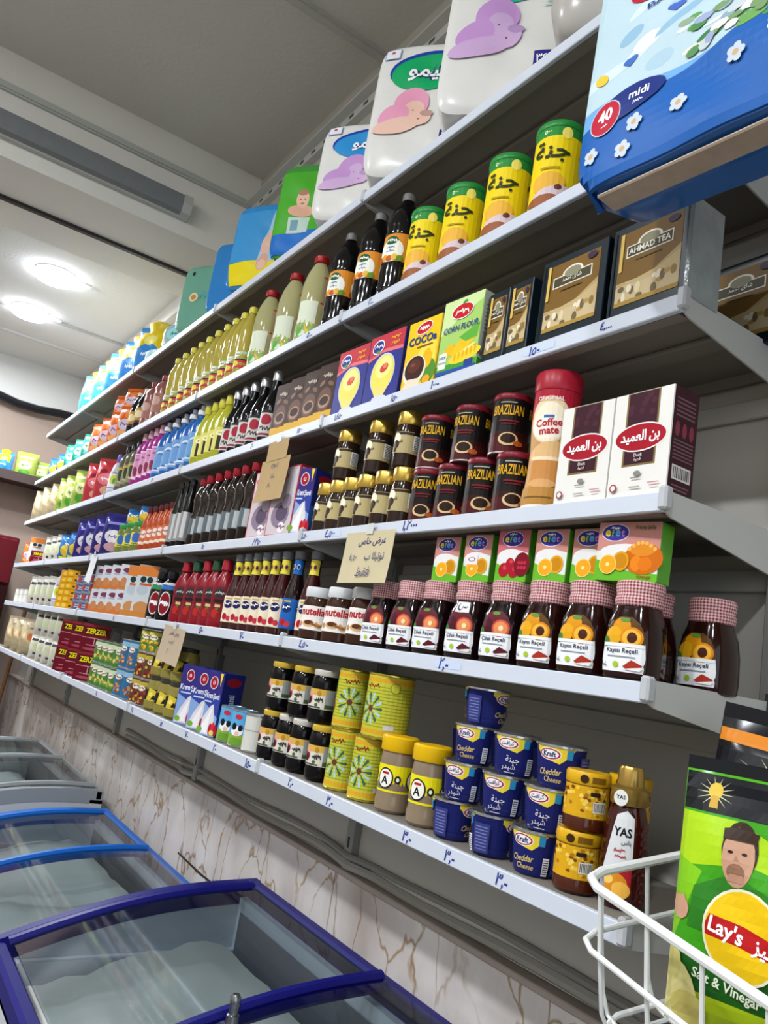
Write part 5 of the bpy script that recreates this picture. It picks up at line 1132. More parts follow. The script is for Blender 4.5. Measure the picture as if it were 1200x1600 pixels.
for i in range(60):
    x = rnd.uniform(-.03, .185)
    a.ell(x, .135 + .13*x + rnd.uniform(-.004, .060), rnd.uniform(.006, .013), rnd.uniform(.004, .008), rnd.choice(['#e3e6e6', '#c3ced2', '#8fa8b4', '#7a9a6a', '#4f8a4e', '#d8dcc8', '#9aa8c8']), 8, l=9 + i % 4)
for i in range(9): a.ell(rnd.uniform(-.17, .15), rnd.uniform(.36, .47), rnd.uniform(.02, .04), rnd.uniform(.008, .015), rnd.choice(['#cfe2e8', '#a8c8d8', '#8fb8d2']), 12, rnd.uniform(.1, .5))
pack('hanging_diaper_pack', w_, .115, h, mat('#2462ae', 0.2, noise=.05), a, 9, .007, .8)
bmb = MB().box(-w_*.40, w_*.40, -.044, -.006, -.0015, .004, .002)
part('hanging_diaper_pack', 'bottom_window', bmb, mat('#b7a694', 0.5, noise=.3, nscale=40))
part('hanging_diaper_pack', 'handle', MB().tube([(-.06, 0, h-.012), (-.05, 0, h+.03), (-.02, 0, h+.055), (.02, 0, h+.055), (.05, 0, h+.03), (.06, 0, h-.012)], .006, 6), mat('#d9dde2', 0.3), True)
# chip bags
w_, h = .165, .235
a = Art(); a.rect(0, h*.90, w_-.002, h*.17, '#14161a', 1); a.rect(0, h*.42, w_-.002, h*.82, '#3f9a1c', 1); a.l = 1
a.poly([(-w_/2, h*.82), (-w_*.1, h*.82), (w_*.5, h*.66), (w_*.5, h*.60), (0, h*.66), (-w_/2, h*.60)], '#a8d01c'); a.poly([(-w_/2, h*.66), (-w_*.2, h*.60), (-w_*.38, h*.30), (-w_/2, h*.34)], '#7fc01c'); a.rect(0, h*.20, w_-.002, h*.14, '#1f5a1c'); a.poly([(-w_/2, 0), (w_/2, 0), (w_/2, h*.13), (-w_/2, h*.15)], '#a8c01c')
for k in range(14):
    q = 2*PI*k/14; a.poly([(-.03+.004*math.cos(q-.2), h*.91+.004*math.sin(q-.2)), (-.03+.022*math.cos(q), h*.91+.016*math.sin(q)), (-.03+.004*math.cos(q+.2), h*.91+.004*math.sin(q+.2))], '#c9c49a', a.l+1 if k == 0 else a.l)
a.ell(-.03, h*.92, .008, .008, '#d8b84a', 14); a.poly([(-.035, h*.85), (-.025, h*.85), (-.026, h*.90), (-.034, h*.90)], '#c9a03a')
a.poly([(-.045, h*.38), (.05, h*.38), (.045, h*.56), (.015, h*.60), (-.010, h*.60), (-.040, h*.54)], '#2f7a24'); a.ell(.004, h*.712, .0185, .026, '#3a2a20', 18); a.ell(.003, h*.685, .0165, .027, '#c2967c', 18); a.ell(.002, h*.628, .0095, .0075, '#8a6650', 14); a.ell(.002, h*.650, .0045, .0016, '#a06a58', 8); a.ell(-.005, h*.70, .003, .0015, '#2a1c18', 8); a.ell(.009, h*.70, .003, .0015, '#2a1c18', 8); a.poly([(.001, h*.69), (.005, h*.67), (-.001, h*.67)], '#ac7f68'); a.poly([(-.014, h*.745), (.020, h*.745), (.022, h*.785), (.004, h*.80), (-.014, h*.785)], '#3a2a20'); a.poly([(-.006, h*.59), (.012, h*.59), (.010, h*.62), (-.004, h*.62)], '#b88a72')
a.ell(-.055, h*.44, .011, .011, '#c79a80', 10); a.ell(-.060, h*.455, .004, .008, '#c79a80', 8, .4); a.ell(-.052, h*.46, .004, .008, '#c79a80', 8)
a.ell(.014, h*.40, .041, .041, '#e9e6c8', 26); a.ell(.014, h*.40, .0385, .0385, '#efc41a', 26); a.poly([(-.024, h*.42), (-.020, h*.455), (.014, h*.44), (.050, h*.405), (.052, h*.37), (.048, h*.335), (.010, h*.365), (-.024, h*.375)], '#b81c20')
a.text("Lay's", -.003, h*.402, .019, '#ffffff', .025, maxw=.036, rot=-.18); a.text(ar('ليز'), .034, h*.375, .018, '#ffffff', .025, maxw=.028, rot=-.18)
a.text('Salt & Vinegar', .0, h*.195, .012, '#e3ead0', .02, maxw=.095, rot=-.15); a.ell(-.052, h*.12, .022, .030, '#d8cf8a', 14, .2); a.ell(-.040, h*.07, .020, .016, '#c9bd6a', 12); a.ell(-.06, h*.23, .012, .018, '#cfc67a', 12)
for q in range(len(a.p)):
    pts, c, l = a.p[q]; wide = max(p_[0] for p_ in pts)-min(p_[0] for p_ in pts) > w_*.9
    if not wide: a.p[q] = ([(x-.016, y) for x, y in pts], c, l)
pouch('green_chips_bag', w_, h, .075, mat('#4fa51c', 0.2), a, .005, .7, seal=False)
part('green_chips_bag', 'top_seal', MB().box(-w_/2, w_/2, -.0015, .0015, h-.001, h+.012), mat('#16181c', .25))
a = Art(); a.rect(0, h*.93, w_-.002, h*.05, '#d8842a', 1); a.rect(0, h*.45, w_-.002, h*.86, '#15151a', 1); a.l = 1
for k in range(18):
    q = 2*PI*k/18; a.poly([(-.01+.006*math.cos(q-.15), h*.78+.006*math.sin(q-.15)), (-.01+(.045+.012*(k % 2))*math.cos(q), h*.78+.026*math.sin(q)), (-.01+.006*math.cos(q+.15), h*.78+.006*math.sin(q+.15))], '#cfcaa2', a.l+1 if k == 0 else a.l)
a.ell(-.01, h*.80, .013, .013, '#c99a34', 16); a.poly([(-.018, h*.69), (-.002, h*.69), (-.005, h*.78), (-.015, h*.78)], '#b8862a'); a.poly([(-w_/2, h*.62), (0, h*.66), (w_/2, h*.62), (w_/2, h*.50), (0, h*.55), (-w_/2, h*.52)], '#d88f24'); a.ell(.06, h*.60, .016, .024, '#6a1c1c', 14); a.text('~', -.02, h*.40, .024, '#efefef', .03)
pouch('black_chips_bag', w_, h, .075, mat('#17171c', 0.18), a, .005, 2.2)
# ================================================================== PLACING
S7, S6, S5, S4, S3, S2 = (ZS[k] for k in (7, 6, 5, 4, 3, 2))
# ---- top shelf
G = 'diaper packs on the top shelf'
put('diaper_pack_teal', -.580, .105, S7, .68, 'white diaper pack with teal oval and lilac baby picture on top shelf', 'diaper pack', G)
put('diaper_pack_green', -.895, .105, S7, .68, 'white diaper pack with green oval, mother and baby picture', 'diaper pack', G)
put('diaper_pack_blue', -1.165, .105, S7, .66, 'white diaper pack with light blue oval on top shelf', 'diaper pack', G)
put('green_blue_diaper_pack', -1.475, .105, S7, .62, 'bright green diaper pack with blue base on top shelf', 'diaper pack', G)
put('blue_yellow_diaper_pack', -1.77, .11, S7, .55, 'blue diaper pack with yellow base and baby picture', 'diaper pack', G)
put('plain_blue_diaper_pack', -2.055, .10, S7, .60, 'plain blue diaper pack with black panel, half hidden', 'diaper pack', G)
put('mint_green_diaper_pack', -2.335, .105, S7, .55, 'pale mint green diaper pack on the top shelf', 'diaper pack', G)
put('clear_wrapped_pack', -.27, .10, S7, .55, 'creased clear plastic wrapped pack at the near top shelf', 'diaper pack', G)
put('plain_blue_diaper_pack', -1.565, .268, S7, .1, 'blue pack standing behind the bright green diaper pack', 'diaper pack', G, sc=(.7, .3, 1.06))
put('wipes_pack', -2.62, .09, S7, .5, 'small pale wrapped pack below the mint green pack', 'wipes pack', 'small packs on the top shelf', sc=1.1)
put('wipes_pack', -2.92, .08, S7, .4, 'small teal wrapped pack lying farther along the top shelf', 'wipes pack', 'small packs on the top shelf', sc=.8)
row('blue_yellow_powder_bag', [-3.15, -3.42, -3.70, -3.98, -4.28], .11, S7, .7, 'blue bag with yellow tied top on top shelf', 'bag', 'blue and yellow bags on the top shelf', sc=1.35)
# ---- second shelf from the top
row('yellow_spread_tin', [-.342, -.474, -.612, -.742], .050, S6, .28, 'yellow tin with green lid on the second shelf', 'tin', 'yellow tins with green lids', jit=.01)
row('black_drink_bottle', [-.862, -.985, -1.128], .055, S6, .42, 'tall black drink bottle with orange label', 'bottle', 'black drink bottles', jit=.01, sc=(1.12, 1.12, 1.0))
row('large_oil_bottle', [-1.295, -1.45, -1.62], .055, S6, .75, 'large clear oil bottle with red cap', 'bottle', 'large oil bottles')
row('small_oil_bottle', [-1.73, -1.797, -1.868, -1.945, -2.028, -2.115, -2.198, -2.282, -2.371, -2.46], .045, S6, .3, 'yellow oil bottle with yellow cap', 'bottle', 'small oil bottles', 'second shelf')
row('rose_syrup_bottle', [-2.60, -2.74], .05, S6, .6, 'dusty rose bottle with dark red cap', 'bottle', 'rose bottles')
row('cola_bottle', [-2.86, -2.96], .05, S6, .6, 'black bottle with gold label beside the rose bottles', 'bottle', 'black bottles beside the rose bottles')
put('black_drink_bottle', -2.80, .17, S6, .3, 'tall black drink bottle standing behind the rose bottles', 'bottle', 'black drink bottles')
row('orange_snack_bag', [-3.08, -3.24, -3.42, -3.60], .06, S6, .7, 'orange snack bag in the lower layer', 'snack bag', 'orange snack bags')
row('orange_snack_bag', [-3.12, -3.30], .07, S6+.155, .7, 'orange snack bag lying on the upper layer', 'snack bag', 'orange snack bags', sc=(.9, .9, .7))
row('green_refill_bag', [-3.80, -4.0, -4.22], .06, S6, .7, 'glossy green bag on the second shelf', 'bag', 'green bags', sc=(1, 1, .95))
row('blue_yellow_bag', [-4.45, -4.68], .06, S6, .7, 'blue bag with yellow foot, second shelf far end', 'bag', 'blue bags at the far end', sc=.8)
# ---- third shelf: tea, flour, pudding
G = 'tea boxes on the third shelf'
put('tea_box_wrapped', -.072, .042, S5, 0, 'large gold and navy tea box in plastic wrap at shelf end', 'tea box', G)
put('tea_box', -.222, .036, S5, 0, 'large gold and navy tea box beside the wrapped one', 'tea box', G)
put('tea_box', -.045, .225, S5, 0, 'gold and navy tea box far back behind the shelf bracket', 'tea box', G)
put('tea_box_small', -.343, .034, S5, 0, 'slim gold tea box next to the large tea boxes', 'tea box', G)
put('tea_box_small', -.402, .034, S5, 0, 'slim gold tea box next to the green flour carton', 'tea box', G)
put('corn_flour_box', -.506, .028, S5, .06, 'light green corn flour carton with corn cobs', 'carton')
put('cocoa_box', -.632, .030, S5, .06, 'yellow cocoa carton with a cup of chocolate', 'carton')
put('custard_box', -.772, .030, S5, .05, 'blue and red pudding carton beside the yellow cocoa', 'carton', 'pudding cartons')
put('pudding_box', -.912, .030, S5, .05, 'blue and red pudding carton beside the brown cartons', 'carton', 'pudding cartons')
row('chocolate_mix_box', [-1.03, -1.11, -1.19, -1.275], .035, S5, .10, 'brown carton with yellow foot', 'carton', 'brown cartons on the third shelf', jit=.005)
row('dark_syrup_bottle', [-1.43, -1.515, -1.588, -1.653, -1.718], .05, S5, .75, 'black syrup bottle with white label', 'bottle', 'black syrup bottles', sc=(1.03, 1.03, 1.03))
put('dark_syrup_bottle', -1.36, .13, S5, .6, 'black syrup bottle standing behind the brown cartons', 'bottle', 'black syrup bottles')
row('yellow_liquid_bottle', [-1.785, -1.845, -1.908, -1.975], .05, S5, .8, 'lime yellow bottle with yellow cap', 'bottle', 'lime yellow bottles', sc=.98)
row('blue_cleaner_bottle', [-2.04, -2.125, -2.215, -2.312, -2.41], .05, S5, .8, 'bright blue bottle with white cap', 'bottle', 'bright blue bottles')
row('magenta_cleaner_bottle', [-2.475, -2.545, -2.62, -2.70], .05, S5, .8, 'magenta bottle with pink cap', 'bottle', 'magenta bottles')
row('dark_capped_bottle', [-2.775, -2.855, -2.94], .05, S5, .8, 'olive brown bottle with black cap', 'bottle', 'olive brown bottles')
put('white_bottle', -3.06, .05, S5, .8, 'white bottle with violet cap on the third shelf', 'bottle')
row('red_snack_bag', [-3.22, -3.42], .06, S5, .8, 'red snack bag on the third shelf', 'snack bag', 'red snack bags')
row('lime_snack_bag', [-3.68, -3.92, -4.08], .06, S5, .8, 'lime green snack bag on the third shelf', 'snack bag', 'lime green snack bags')
row('pasta_bag', [-4.32, -4.56, -4.80], .06, S5, .8, 'beige pasta bag on the third shelf', 'bag', 'beige pasta bags')
# ---- fourth shelf: coffee
put('coffee_carton', -.051, .031, S4, 0, 'white coffee carton with red oval, nearest at the shelf end', 'coffee carton', 'white coffee cartons')
put('coffee_carton', -.152, .031, S4, .02, 'white coffee carton with red oval beside the creamer jar', 'coffee carton', 'white coffee cartons')
put('creamer_jar', -.266, .050, S4, .62, 'tall tan creamer jar with a red lid', 'jar')
row('coffee_can', [-.352, -.430, -.516, -.596], .055, S4, .55, 'black coffee can, bottom row', 'coffee can', 'black coffee cans with red lids', jit=.05)
row('coffee_can', [-.380, -.487, -.598], .055, S4+.1115, .6, 'black coffee can, stacked upper row', 'coffee can', 'black coffee cans with red lids', jit=.05)
row('instant_coffee_jar', [-.668, -.735, -.803, -.865, -.925, -.985], .045, S4, .40, 'gold lidded coffee jar, bottom row', 'coffee jar', 'gold lidded coffee jars', jit=.01)
row('instant_coffee_jar', [-.683, -.793, -.928], .045, S4+.124, .40, 'gold lidded coffee jar, stacked upper row', 'coffee jar', 'gold lidded coffee jars', jit=.01)
put('whipped_cream_box_narrow', -1.062, .052, S4, .35, 'narrow blue cream carton standing sideways beside coffee jars', 'carton')
put('pink_framed_box', -1.165, .048, S4, .12, 'pink framed box with red side next to the blue carton', 'carton', 'pink framed boxes')
put('pink_framed_box', -1.285, .048, S4, .12, 'pink framed box farther along, beside the dark bottles', 'carton', 'pink framed boxes')
row('vinegar_bottle', [-1.44, -1.512, -1.578, -1.645, -1.718, -1.79], .045, S4, .7, 'dark brown bottle with red cap', 'bottle', 'dark bottles with red caps', 'fourth shelf')
put('vinegar_bottle', -1.862, .05, S4, .7, 'dark brown red capped bottle at the far end of row', 'bottle', 'dark bottles with red caps')
row('slim_black_bottle', [-1.945, -1.998, -2.052], .04, S4, .7, 'slim black bottle with silver label', 'bottle', 'slim black bottles')
row('orange_sauce_bottle', [-2.125, -2.185, -2.245, -2.312, -2.385], .045, S4, .8, 'orange chilli sauce bottle with dark cap', 'bottle', 'orange sauce bottles')
row('olive_jar', [-2.47, -2.57, -2.68], .05, S4, .8, 'olive green jar with green lid', 'jar', 'olive green jars')
row('blue_yellow_bag', [-2.55, -2.72], .09, S4+.127, .6, 'blue bag lying on the olive green jars', 'bag', 'blue bags on the fourth shelf', sc=(.7, .7, .5))
row('purple_detergent_bag', [-2.86, -3.02, -3.2, -3.36], .06, S4, .8, 'dark purple bag on the fourth shelf', 'bag', 'purple bags')
row('blue_yellow_bag', [-3.52, -3.72], .06, S4, .8, 'blue and yellow bag on the fourth shelf', 'bag', 'blue and yellow bags', sc=.85)
row('white_pasta_packet', [-3.9, -4.05, -4.2], .06, S4, .8, 'white packet on the fourth shelf', 'packet', 'white packets on the fourth shelf', sc=1.0)
put('red_tea_box', -4.42, .06, S4, .8, 'dark red box at the far end of fourth shelf', 'box', sc=(.9, .9, .6))
put('tall_cream_carton', -4.62, .06, S4, .8, 'pale tall carton at the far end of fourth shelf', 'carton', sc=(1.2, 1, .85))
put('orange_snack_bag', -4.85, .06, S4, .9, 'orange bag last on the fourth shelf', 'bag', sc=.8)
# ---- second lowest shelf: jams
row('apricot_jam_jar', [-.059, -.143, -.225], .046, S3, .20, 'apricot jam jar with red gingham cap', 'jam jar', 'jam jars with gingham caps', jit=.004)
put('apricot_jam_jar', -.034, .172, S3, .05, 'apricot jam jar alone at the back of the shelf end', 'jam jar', 'jam jars with gingham caps')
put('apricot_jam_jar', -.100, .122, S3, .10, 'apricot jam jar hidden behind the nearest apricot jar', 'jam jar', 'jam jars with gingham caps')
for i, (x, st) in enumerate(((-.312, 0), (-.402, 1), (-.495, 0), (-.577, 0), (-.668, 0))):
    put('strawberry_jam_jar' + ('_stickered' if st else ''), x, .046, S3, .24, ('strawberry jam jar with gingham cap beside the apricot jars', 'strawberry jam jar with a white price sticker on its neck',
        'strawberry jam jar with gingham cap, third from the apricot jars', 'strawberry jam jar with gingham cap, fourth from the apricot jars', 'strawberry jam jar with gingham cap beside white lidded jars')[i], 'jam jar', 'jam jars with gingham caps')
JZ = S3 + .1332
put('large_jelly_box', -.078, .046, JZ, .12, 'wide orange jelly box lying across the nearest gingham caps', 'jelly box', 'jelly boxes', tilt=(0, .02))
put('orange_jelly_box', -.158, .060, JZ, .10, 'orange jelly box half hidden behind the wide one', 'jelly box', 'jelly boxes')
put('orange_jelly_box', -.226, .050, JZ, .14, 'orange jelly box between the wide and the red one', 'jelly box', 'jelly boxes')
put('strawberry_jelly_box', -.312, .050, JZ, .14, 'red strawberry jelly box standing on gingham caps', 'jelly box', 'jelly boxes')
put('orange_jelly_box_stickered', -.400, .050, JZ, .16, 'orange jelly box with a white price sticker', 'jelly box', 'jelly boxes')
put('orange_jelly_box', -.485, .050, JZ, .16, 'orange jelly box farthest from the wide one', 'jelly box', 'jelly boxes')
row('hazelnut_spread_jar', [-.745, -.845, -.948], .050, S3, .82, 'hazelnut spread jar with white lid', 'jar', 'hazelnut spread jars', jit=.006)
put('pomegranate_sauce_bottle', -1.012, .060, S3, .5, 'yellow necked sauce bottle beside the white lidded jars', 'bottle', 'sauce bottles')
put('blue_label_sauce_bottle', -1.077, .05, S3, .5, 'sauce bottle with blue label among yellow necked bottles', 'bottle', 'sauce bottles')
row('pomegranate_sauce_bottle', [-1.136, -1.193, -1.25, -1.307, -1.366, -1.425], .045, S3, .6, 'yellow necked red sauce bottle', 'bottle', 'sauce bottles', 'of the row')
put('ketchup_bottle', -1.515, .045, S3, .8, 'red ketchup bottle beside the yellow necked bottles', 'bottle', 'ketchup bottles')
put('ketchup_bottle_green_cap', -1.588, .045, S3, .8, 'red ketchup bottle with green cap, nearer one', 'bottle', 'ketchup bottles')
put('ketchup_bottle', -1.662, .045, S3, .8, 'red ketchup bottle between the two green capped ones', 'bottle', 'ketchup bottles')
put('ketchup_bottle_green_cap', -1.750, .045, S3, .8, 'red ketchup bottle with green cap, farther one', 'bottle', 'ketchup bottles')
put('ketchup_bottle', -1.845, .045, S3, .8, 'red ketchup bottle beside the dark sauce bottles', 'bottle', 'ketchup bottles')
put('dark_sauce_bottle_blue_band', -1.985, .05, S3, .8, 'dark sauce bottle with a blue band', 'bottle', 'dark sauce bottles')
put('dark_sauce_bottle', -2.09, .05, S3, .8, 'dark sauce bottle with a green band', 'bottle', 'dark sauce bottles')
row('tall_cream_carton', [-2.22, -2.345], .05, S3, .75, 'tall pale carton with orange top', 'carton', 'tall pale cartons', sc=1.0)
for lv in range(2):
    row('sausage_carton', [-2.47, -2.60, -2.73, -2.85], .05, S3+lv*.099, .75, 'small orange and white carton, %s row' % ('bottom', 'upper')[lv], 'carton', 'small orange and white cartons', jit=.005)
for lv in range(4):
    row('tuna_can', [-2.98, -3.10, -3.23], .055, S3+lv*.0408, .5, 'small flat can, %s layer' % ('lowest', 'second', 'third', 'top')[lv], 'can', 'small flat cans', jit=.05)
for lv in range(6):
    row('yellow_stock_box', [-3.40, -3.52], .05, S3+lv*.0312, .7, 'flat yellow box, %s layer' % ('lowest', 'second', 'third', 'fourth', 'fifth', 'top')[lv], 'box', 'flat yellow boxes', jit=.01)
put('white_bottle', -3.68, .05, S3, .8, 'white bottle with violet cap on the second lowest shelf', 'bottle', sc=1.0)
row('white_pasta_packet', [-3.84, -4.0, -4.16, -4.34], .06, S3, .8, 'white packet on the second lowest shelf', 'packet', 'white packets on the second lowest shelf', sc=1.1)
row('plain_white_tin', [-4.5, -4.64, -4.8], .05, S3, .5, 'plain white tin on the second lowest shelf', 'tin', 'plain white tins')
# ---- lowest shelf
put('honey_squeeze_bottle', -.058, .062, S2, .42, 'dark honey squeeze bottle with gold cap at shelf end', 'bottle')
put('honey_jar', -.122, .048, S2, .35, 'honey jar with yellow lid under another one', 'honey jar', 'honey jars')
put('honey_jar', -.118, .050, S2+.0772, .55, 'honey jar with yellow lid stacked on the other', 'honey jar', 'honey jars')
put('honey_jar', -.110, .122, S2, .2, 'honey jar hidden at the back, lower one', 'honey jar', 'honey jars')
put('honey_jar', -.106, .122, S2+.0772, .2, 'honey jar hidden at the back, stacked upper one', 'honey jar', 'honey jars')
KR = (('near', -.197, ('name', 'arabic', 'name')), ('middle', -.288, ('barcode', 'arabic', 'arabic')), ('far', -.382, ('info', 'arabic', 'name', 'info')))
for nm, x, md in KR:
    for i, m_ in enumerate(md):
        put('cheese_tin_' + m_, x + .010*i, .048 + .004*i, S2 + i*.0602, {'name': .42, 'arabic': .55, 'barcode': .35, 'info': .3}[m_] + (.12 if i == 2 else 0), 'blue and yellow cheese tin, %s stack, %s' % (nm, ('bottom', 'second', 'third', 'fourth, topmost')[i] if i < len(md)-1 or len(md) == 4 and i == 3 else 'topmost'), 'cheese tin', 'stacked cheese tins')
row('tahini_jar', [-.460, -.556], .050, S2, .40, 'brown spread jar with yellow lid and label', 'jar', 'brown spread jars', jit=.01)
row('ribbed_tin', [-.648, -.738], .050, S2, .42, 'ribbed yellow green tin, bottom row', 'tin', 'ribbed tins', jit=.01)
put('large_ribbed_tin', -.628, .060, S2+.1165, .42, 'large ribbed yellow green tin stacked on top', 'tin', 'ribbed tins')
put('ribbed_tin', -.748, .052, S2+.1165, .9, 'small ribbed yellow green tin stacked beside the large one', 'tin', 'ribbed tins')
for i, (x, wl) in enumerate(((-.818, 0), (-.905, 1), (-.972, 1), (-1.052, 0))):
    put('molasses_jar' + ('_white_lid' if wl else ''), x, .045, S2, .5, 'black molasses jar, bottom row, %s' % ('nearest', 'second from the near end', 'third from the near end', 'farthest')[i], 'jar', 'black molasses jars')
for i, (x, wl) in enumerate(((-.848, 1), (-.940, 0), (-1.048, 0))):
    put('molasses_jar' + ('_white_lid' if wl else ''), x, .045, S2+.1108, .5, 'black molasses jar stacked in the upper row, %s' % ('white lid', 'middle', 'farthest')[i], 'jar', 'black molasses jars')
put('plain_white_tin', -1.150, .055, S2, .5, 'plain white tin beside the cow picture tins', 'tin', 'tins beside the black jars')
row('milk_powder_tin', [-1.222, -1.296], .050, S2, .62, 'blue tin with a cow on a meadow', 'tin', 'cow picture tins', jit=.01)
put('whipped_cream_box_narrow', -1.383, .055, S2, .45, 'narrow blue cream carton turned sideways on the lowest shelf', 'carton', 'blue cream cartons')
put('whipped_cream_box', -1.478, .050, S2, .55, 'blue cream carton with white cone, nearer one', 'carton', 'blue cream cartons')
put('whipped_cream_box', -1.582, .050, S2, .55, 'blue cream carton with white cone, farther one', 'carton', 'blue cream cartons')
for lv in range(2):
    row('pickle_jar', [-1.70, -1.79, -1.89], .05, S2+lv*.1052, .6, 'jar of yellow pickles, %s row' % ('bottom', 'upper')[lv], 'jar', 'pickle jars')
for lv in range(3):
    row('red_bean_can', [-1.985, -2.07], .05, S2+lv*.0855, .6, 'brown bean can, %s layer' % ('lowest', 'middle', 'top')[lv], 'can', 'brown bean cans', jit=.1, sc=(1, 1, .92 if lv == 2 else 1)) if lv < 2 else row('corn_can', [-1.99, -2.075], .05, S2+lv*.0855, .6, 'green corn can on top of bean cans', 'can', 'green corn cans', sc=(1, 1, .9))
for lv in range(2):
    row('blue_bean_can', [-2.165, -2.26], .05, S2+lv*.1005, .6, 'tall blue bean can, %s layer' % ('lower', 'upper')[lv], 'can', 'tall blue bean cans', jit=.1)
for lv in range(2):
    row('green_vegetable_can', [-2.36, -2.45, -2.54, -2.63], .05, S2+lv*.0885, .6, 'green vegetable can, %s layer' % ('lower', 'upper')[lv], 'can', 'green vegetable cans', jit=.1)
for lv in range(2):
    row('red_tea_box', [-2.80, -3.0, -3.2], .075, S2+lv*.1162, .75, 'dark red box with yellow lettering, %s layer' % ('lower', 'upper')[lv], 'box', 'dark red boxes', jit=.005)
for lv in range(2):
    row('white_pasta_packet', [-3.42, -3.58, -3.74, -3.92], .06, S2+lv*.125, .8, 'white packet with green window, %s layer' % ('lower', 'upper')[lv], 'packet', 'white packets on the lowest shelf', sc=(1.1, 1, .9))
row('pasta_bag', [-4.15, -4.4, -4.65], .06, S2, .8, 'beige pasta bag on the lowest shelf', 'bag', 'beige bags on the lowest shelf')

# ---- paper notes hanging from the shelf fronts
def note(x, z, w_, h, col, lines, label, rz=0.0, tilt=0.0, ink='#2b2f6e', top=None, curl=.006):
    r = empty('paper_note', (x, -.0085, z), rz); r.rotation_euler = (0, tilt, rz); tag(r, label, 'paper note', 'handwritten price notes')
    fn = lambda u, v, hh: (u, -curl*math.sin(PI*(.5-v/h*.5+.0))**2*0 - curl*((-v/h))**2 - hh, v)
    v = []; f = []
    for s_ in (0, 1):
        for j in range(9):
            for u in (-w_/2, w_/2): q = fn(u, -h*j/8, -.0006*s_); v.append(q)
    for j in range(8):
        a0 = j*2; f.append((a0, a0+1, a0+3, a0+2)); b0 = 18+j*2; f.append((b0, b0+2, b0+3, b0+1))
    for j in range(8): f += [(j*2, j*2+2, 18+j*2+2, 18+j*2), (j*2+1, 18+j*2+1, 18+j*2+3, j*2+3)]
    f += [(0, 18, 19, 1), (16, 17, 35, 34)]
    obj('sheet', MB().add(v, f), mat(col, 0.8, noise=.06, nscale=20), r)
    if top: obj('upper_piece', MB().box(-w_*.36, w_*.36, -.0012, -.0002, -.004, top, .0003), mat(col, .8, noise=.06, nscale=20), r)
    a = Art()
    for t_, cx, cy, hh in lines: a.text(t_, cx*w_, -cy*h, hh, ink, .004, maxw=w_*.85, shear=.15)
    if lines: obj('handwriting', a.mesh('handwriting', fn, None, h/8), None, r)
    obj('tape', MB().box(-.012, .012, -.0022, -.0014, (top or 0)-.006, (top or 0)+.016), mat('#cfd3cf', .2), r)
    return r
note(-.685, 1.732, .178, .106, '#c9bd9a', [(ar('عرض خاص'), .08, .20, .020), (ar('نوتيلا ب') , .18, .50, .020), ('٤,٥٠', -.25, .50, .015), (ar('فقط'), .02, .78, .020)], 'cream paper note with three handwritten lines below the coffee shelf')
note(-1.205, 1.955, .165, .115, '#b3976a', [('١٢|٥-١١', .0, .18, .016), (ar('علبة'), .0, .42, .014), ('٣-', -.05, .64, .014)], 'brown cardboard price note below the third shelf', top=.05)
note(-1.695, 1.490, .190, .108, '#b7a58c', [(ar('عرض خاص'), .05, .18, .017), (ar('كريم ب'), .0, .42, .016), ('٢', -.05, .68, .014)], 'beige paper note hanging above the pickle jars', tilt=.06)
note(-2.88, 1.745, .10, .120, '#d4d6da', [], 'small blank white note hanging far along the fourth shelf', tilt=.12)

# ---- hanging meadow-print diaper pack at the near end
put('hanging_diaper_pack', .140, -.115, 2.100, .06, 'big blue diaper pack with flower meadow print, hanging at shelf end', 'diaper pack', tilt=(-.03, 0))
hk = empty('pack_hook', (0, 0, 0)); tag(hk, 'grey wire hook carrying the big blue diaper pack', 'hook')
obj('wire', MB().tube([(.004, .02, 2.655), (.02, -.02, 2.665), (.08, -.08, 2.668), (.138, -.115, 2.665), (.140, -.125, 2.655), (.140, -.12, 2.649), (.140, -.11, 2.651)], .003, 6), mat('#9a9c9e', .3, metal=.8), hk, True)
obj('mount', MB().box(-.004, .010, .005, .045, 2.63, 2.668, .002), mat('#9a9c9e', .3, metal=.8), hk)

# ---- white wire basket stand with chips
bk = empty('wire_basket_stand', (.03, -.12, 1.288)); bk.rotation_euler = (.21, .11, -.17); tag(bk, 'white wire basket stand holding chips bags at the near shelf end', 'basket stand')
WW = mat('#e3e5e4', .35)
def ring(z, r, ins=0.0, W=.62, D=.31, c=.03):
    p = [(ins, ins+c), (ins+c*.3, ins+c*.3), (ins+c, ins), (W-ins-c, ins), (W-ins-c*.3, ins+c*.3), (W-ins, ins+c), (W-ins, D-ins-c), (W-ins-c*.3, D-ins-c*.3), (W-ins-c, D-ins), (ins+c, D-ins), (ins+c*.3, D-ins-c*.3), (ins, D-ins-c)]
    return MB().tube([(x, y, z) for x, y in p], r, 8, True)
obj('top_rail', ring(0, .0050), WW, bk, True); obj('middle_rail', ring(-.066, .0032, -.004), WW, bk, True); obj('floor_rail', ring(-.152, .0032, .012), WW, bk, True)
up = MB().tube([(0, 0, 0), (0, .0, -.068), (0, .003, -.128), (0, .012, -.149), (0, .03, -.154), (0, .155, -.154)], .0024, 6).mesh('wire', True)
up2 = MB().tube([(0, 0, 0), (.0, 0, -.068), (.003, 0, -.128), (.012, 0, -.149), (.03, 0, -.154), (.31, 0, -.154)], .0024, 6).mesh('wire', True)
for i in range(9):
    x = .035 + i*.069
    obj('wire', up, WW, bk, loc=(x, 0, 0)); obj('wire', up, WW, bk, loc=(x, .31, 0), rot=(0, 0, PI))
for i in range(5):
    y = .03 + i*.0625
    obj('wire', up2, WW, bk, loc=(0, y, 0)); obj('wire', up2, WW, bk, loc=(.62, y, 0), rot=(0, 0, PI))
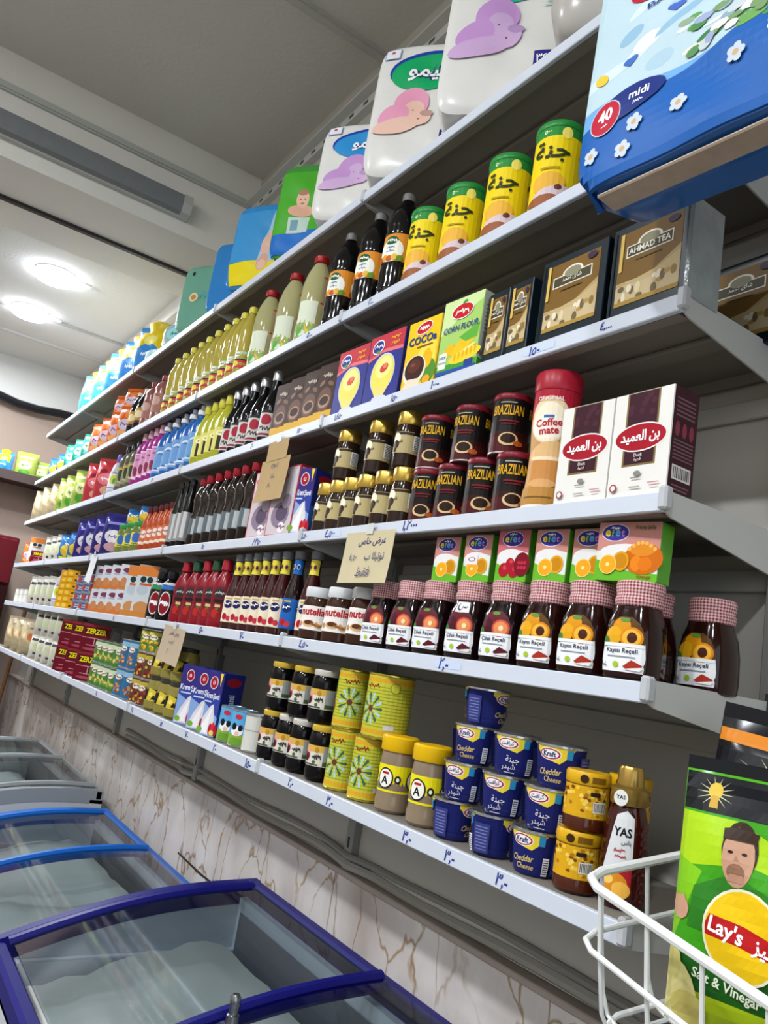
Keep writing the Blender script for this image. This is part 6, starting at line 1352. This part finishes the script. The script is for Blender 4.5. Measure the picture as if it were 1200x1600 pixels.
BI = (Matrix.Translation(bk.location) @ bk.rotation_euler.to_matrix().to_4x4()).inverted()
for x, y in ((.60, -.18), (.66, .10)): o = obj('post', MB().tube([(x, y, .02), (x, y, 1.9)], .008, 8), WW, bk, True); o.matrix_basis = BI
o = obj('foot_frame', MB().tube([(.35, -.18, .012), (.80, -.18, .012), (.80, .12, .012), (.35, .12, .012)], .010, 8, True), WW, bk, True); o.matrix_basis = BI
CZ = 1.140
put('green_chips_bag', .192, -.065, CZ+.048, .36, 'green chips bag with man picture and round yellow logo', 'chips bag', 'chips bags in the wire basket', tilt=(-.06, 0.0), sc=(.86, .9, 1.0))
put('black_chips_bag', .128, .062, CZ+.034, .30, 'black and orange chips bag standing behind the green one', 'chips bag', 'chips bags in the wire basket', tilt=(-.03, .10), sc=(1.05, 1.0, 1.28))
put('green_chips_bag', .375, -.075, CZ+.004, .35, 'second green chips bag at the right edge of the basket', 'chips bag', 'chips bags in the wire basket', tilt=(-.08, .22))
put('black_chips_bag', .33, .060, CZ+.03, .3, 'black chips bag farther right in the basket', 'chips bag', 'chips bags in the wire basket', tilt=(-.05, 0), sc=(1, 1, 1.2))

# ---- goods on the far wooden shelf
row('lime_snack_bag', [-5.60], .0, 2.391, 1.3, 'lime green bag on the far wooden shelf', 'bag', 'goods on the far wooden shelf')
for i, (k, y, lab) in enumerate((('blue_yellow_powder_bag', -.145, 'blue bag on the far wooden shelf'), ('white_pasta_packet', -.27, 'pale packet on the far wooden shelf'), ('green_refill_bag', -.38, 'green bag on the far wooden shelf'), ('purple_detergent_bag', -.54, 'dark purple bag on the far wooden shelf'), ('pasta_bag', -.70, 'beige bag on the far wooden shelf'), ('lime_snack_bag', .12, 'lime green bag at the near end of far wooden shelf'))):
    put(k, -5.62, y, 2.391, 1.3, lab, 'bag', 'goods on the far wooden shelf', sc=.8)

# ---- remove the source copies
for k, r in P.items():
    for p in reversed(PARTS[k]): bpy.data.objects.remove(p)
    bpy.data.objects.remove(r)
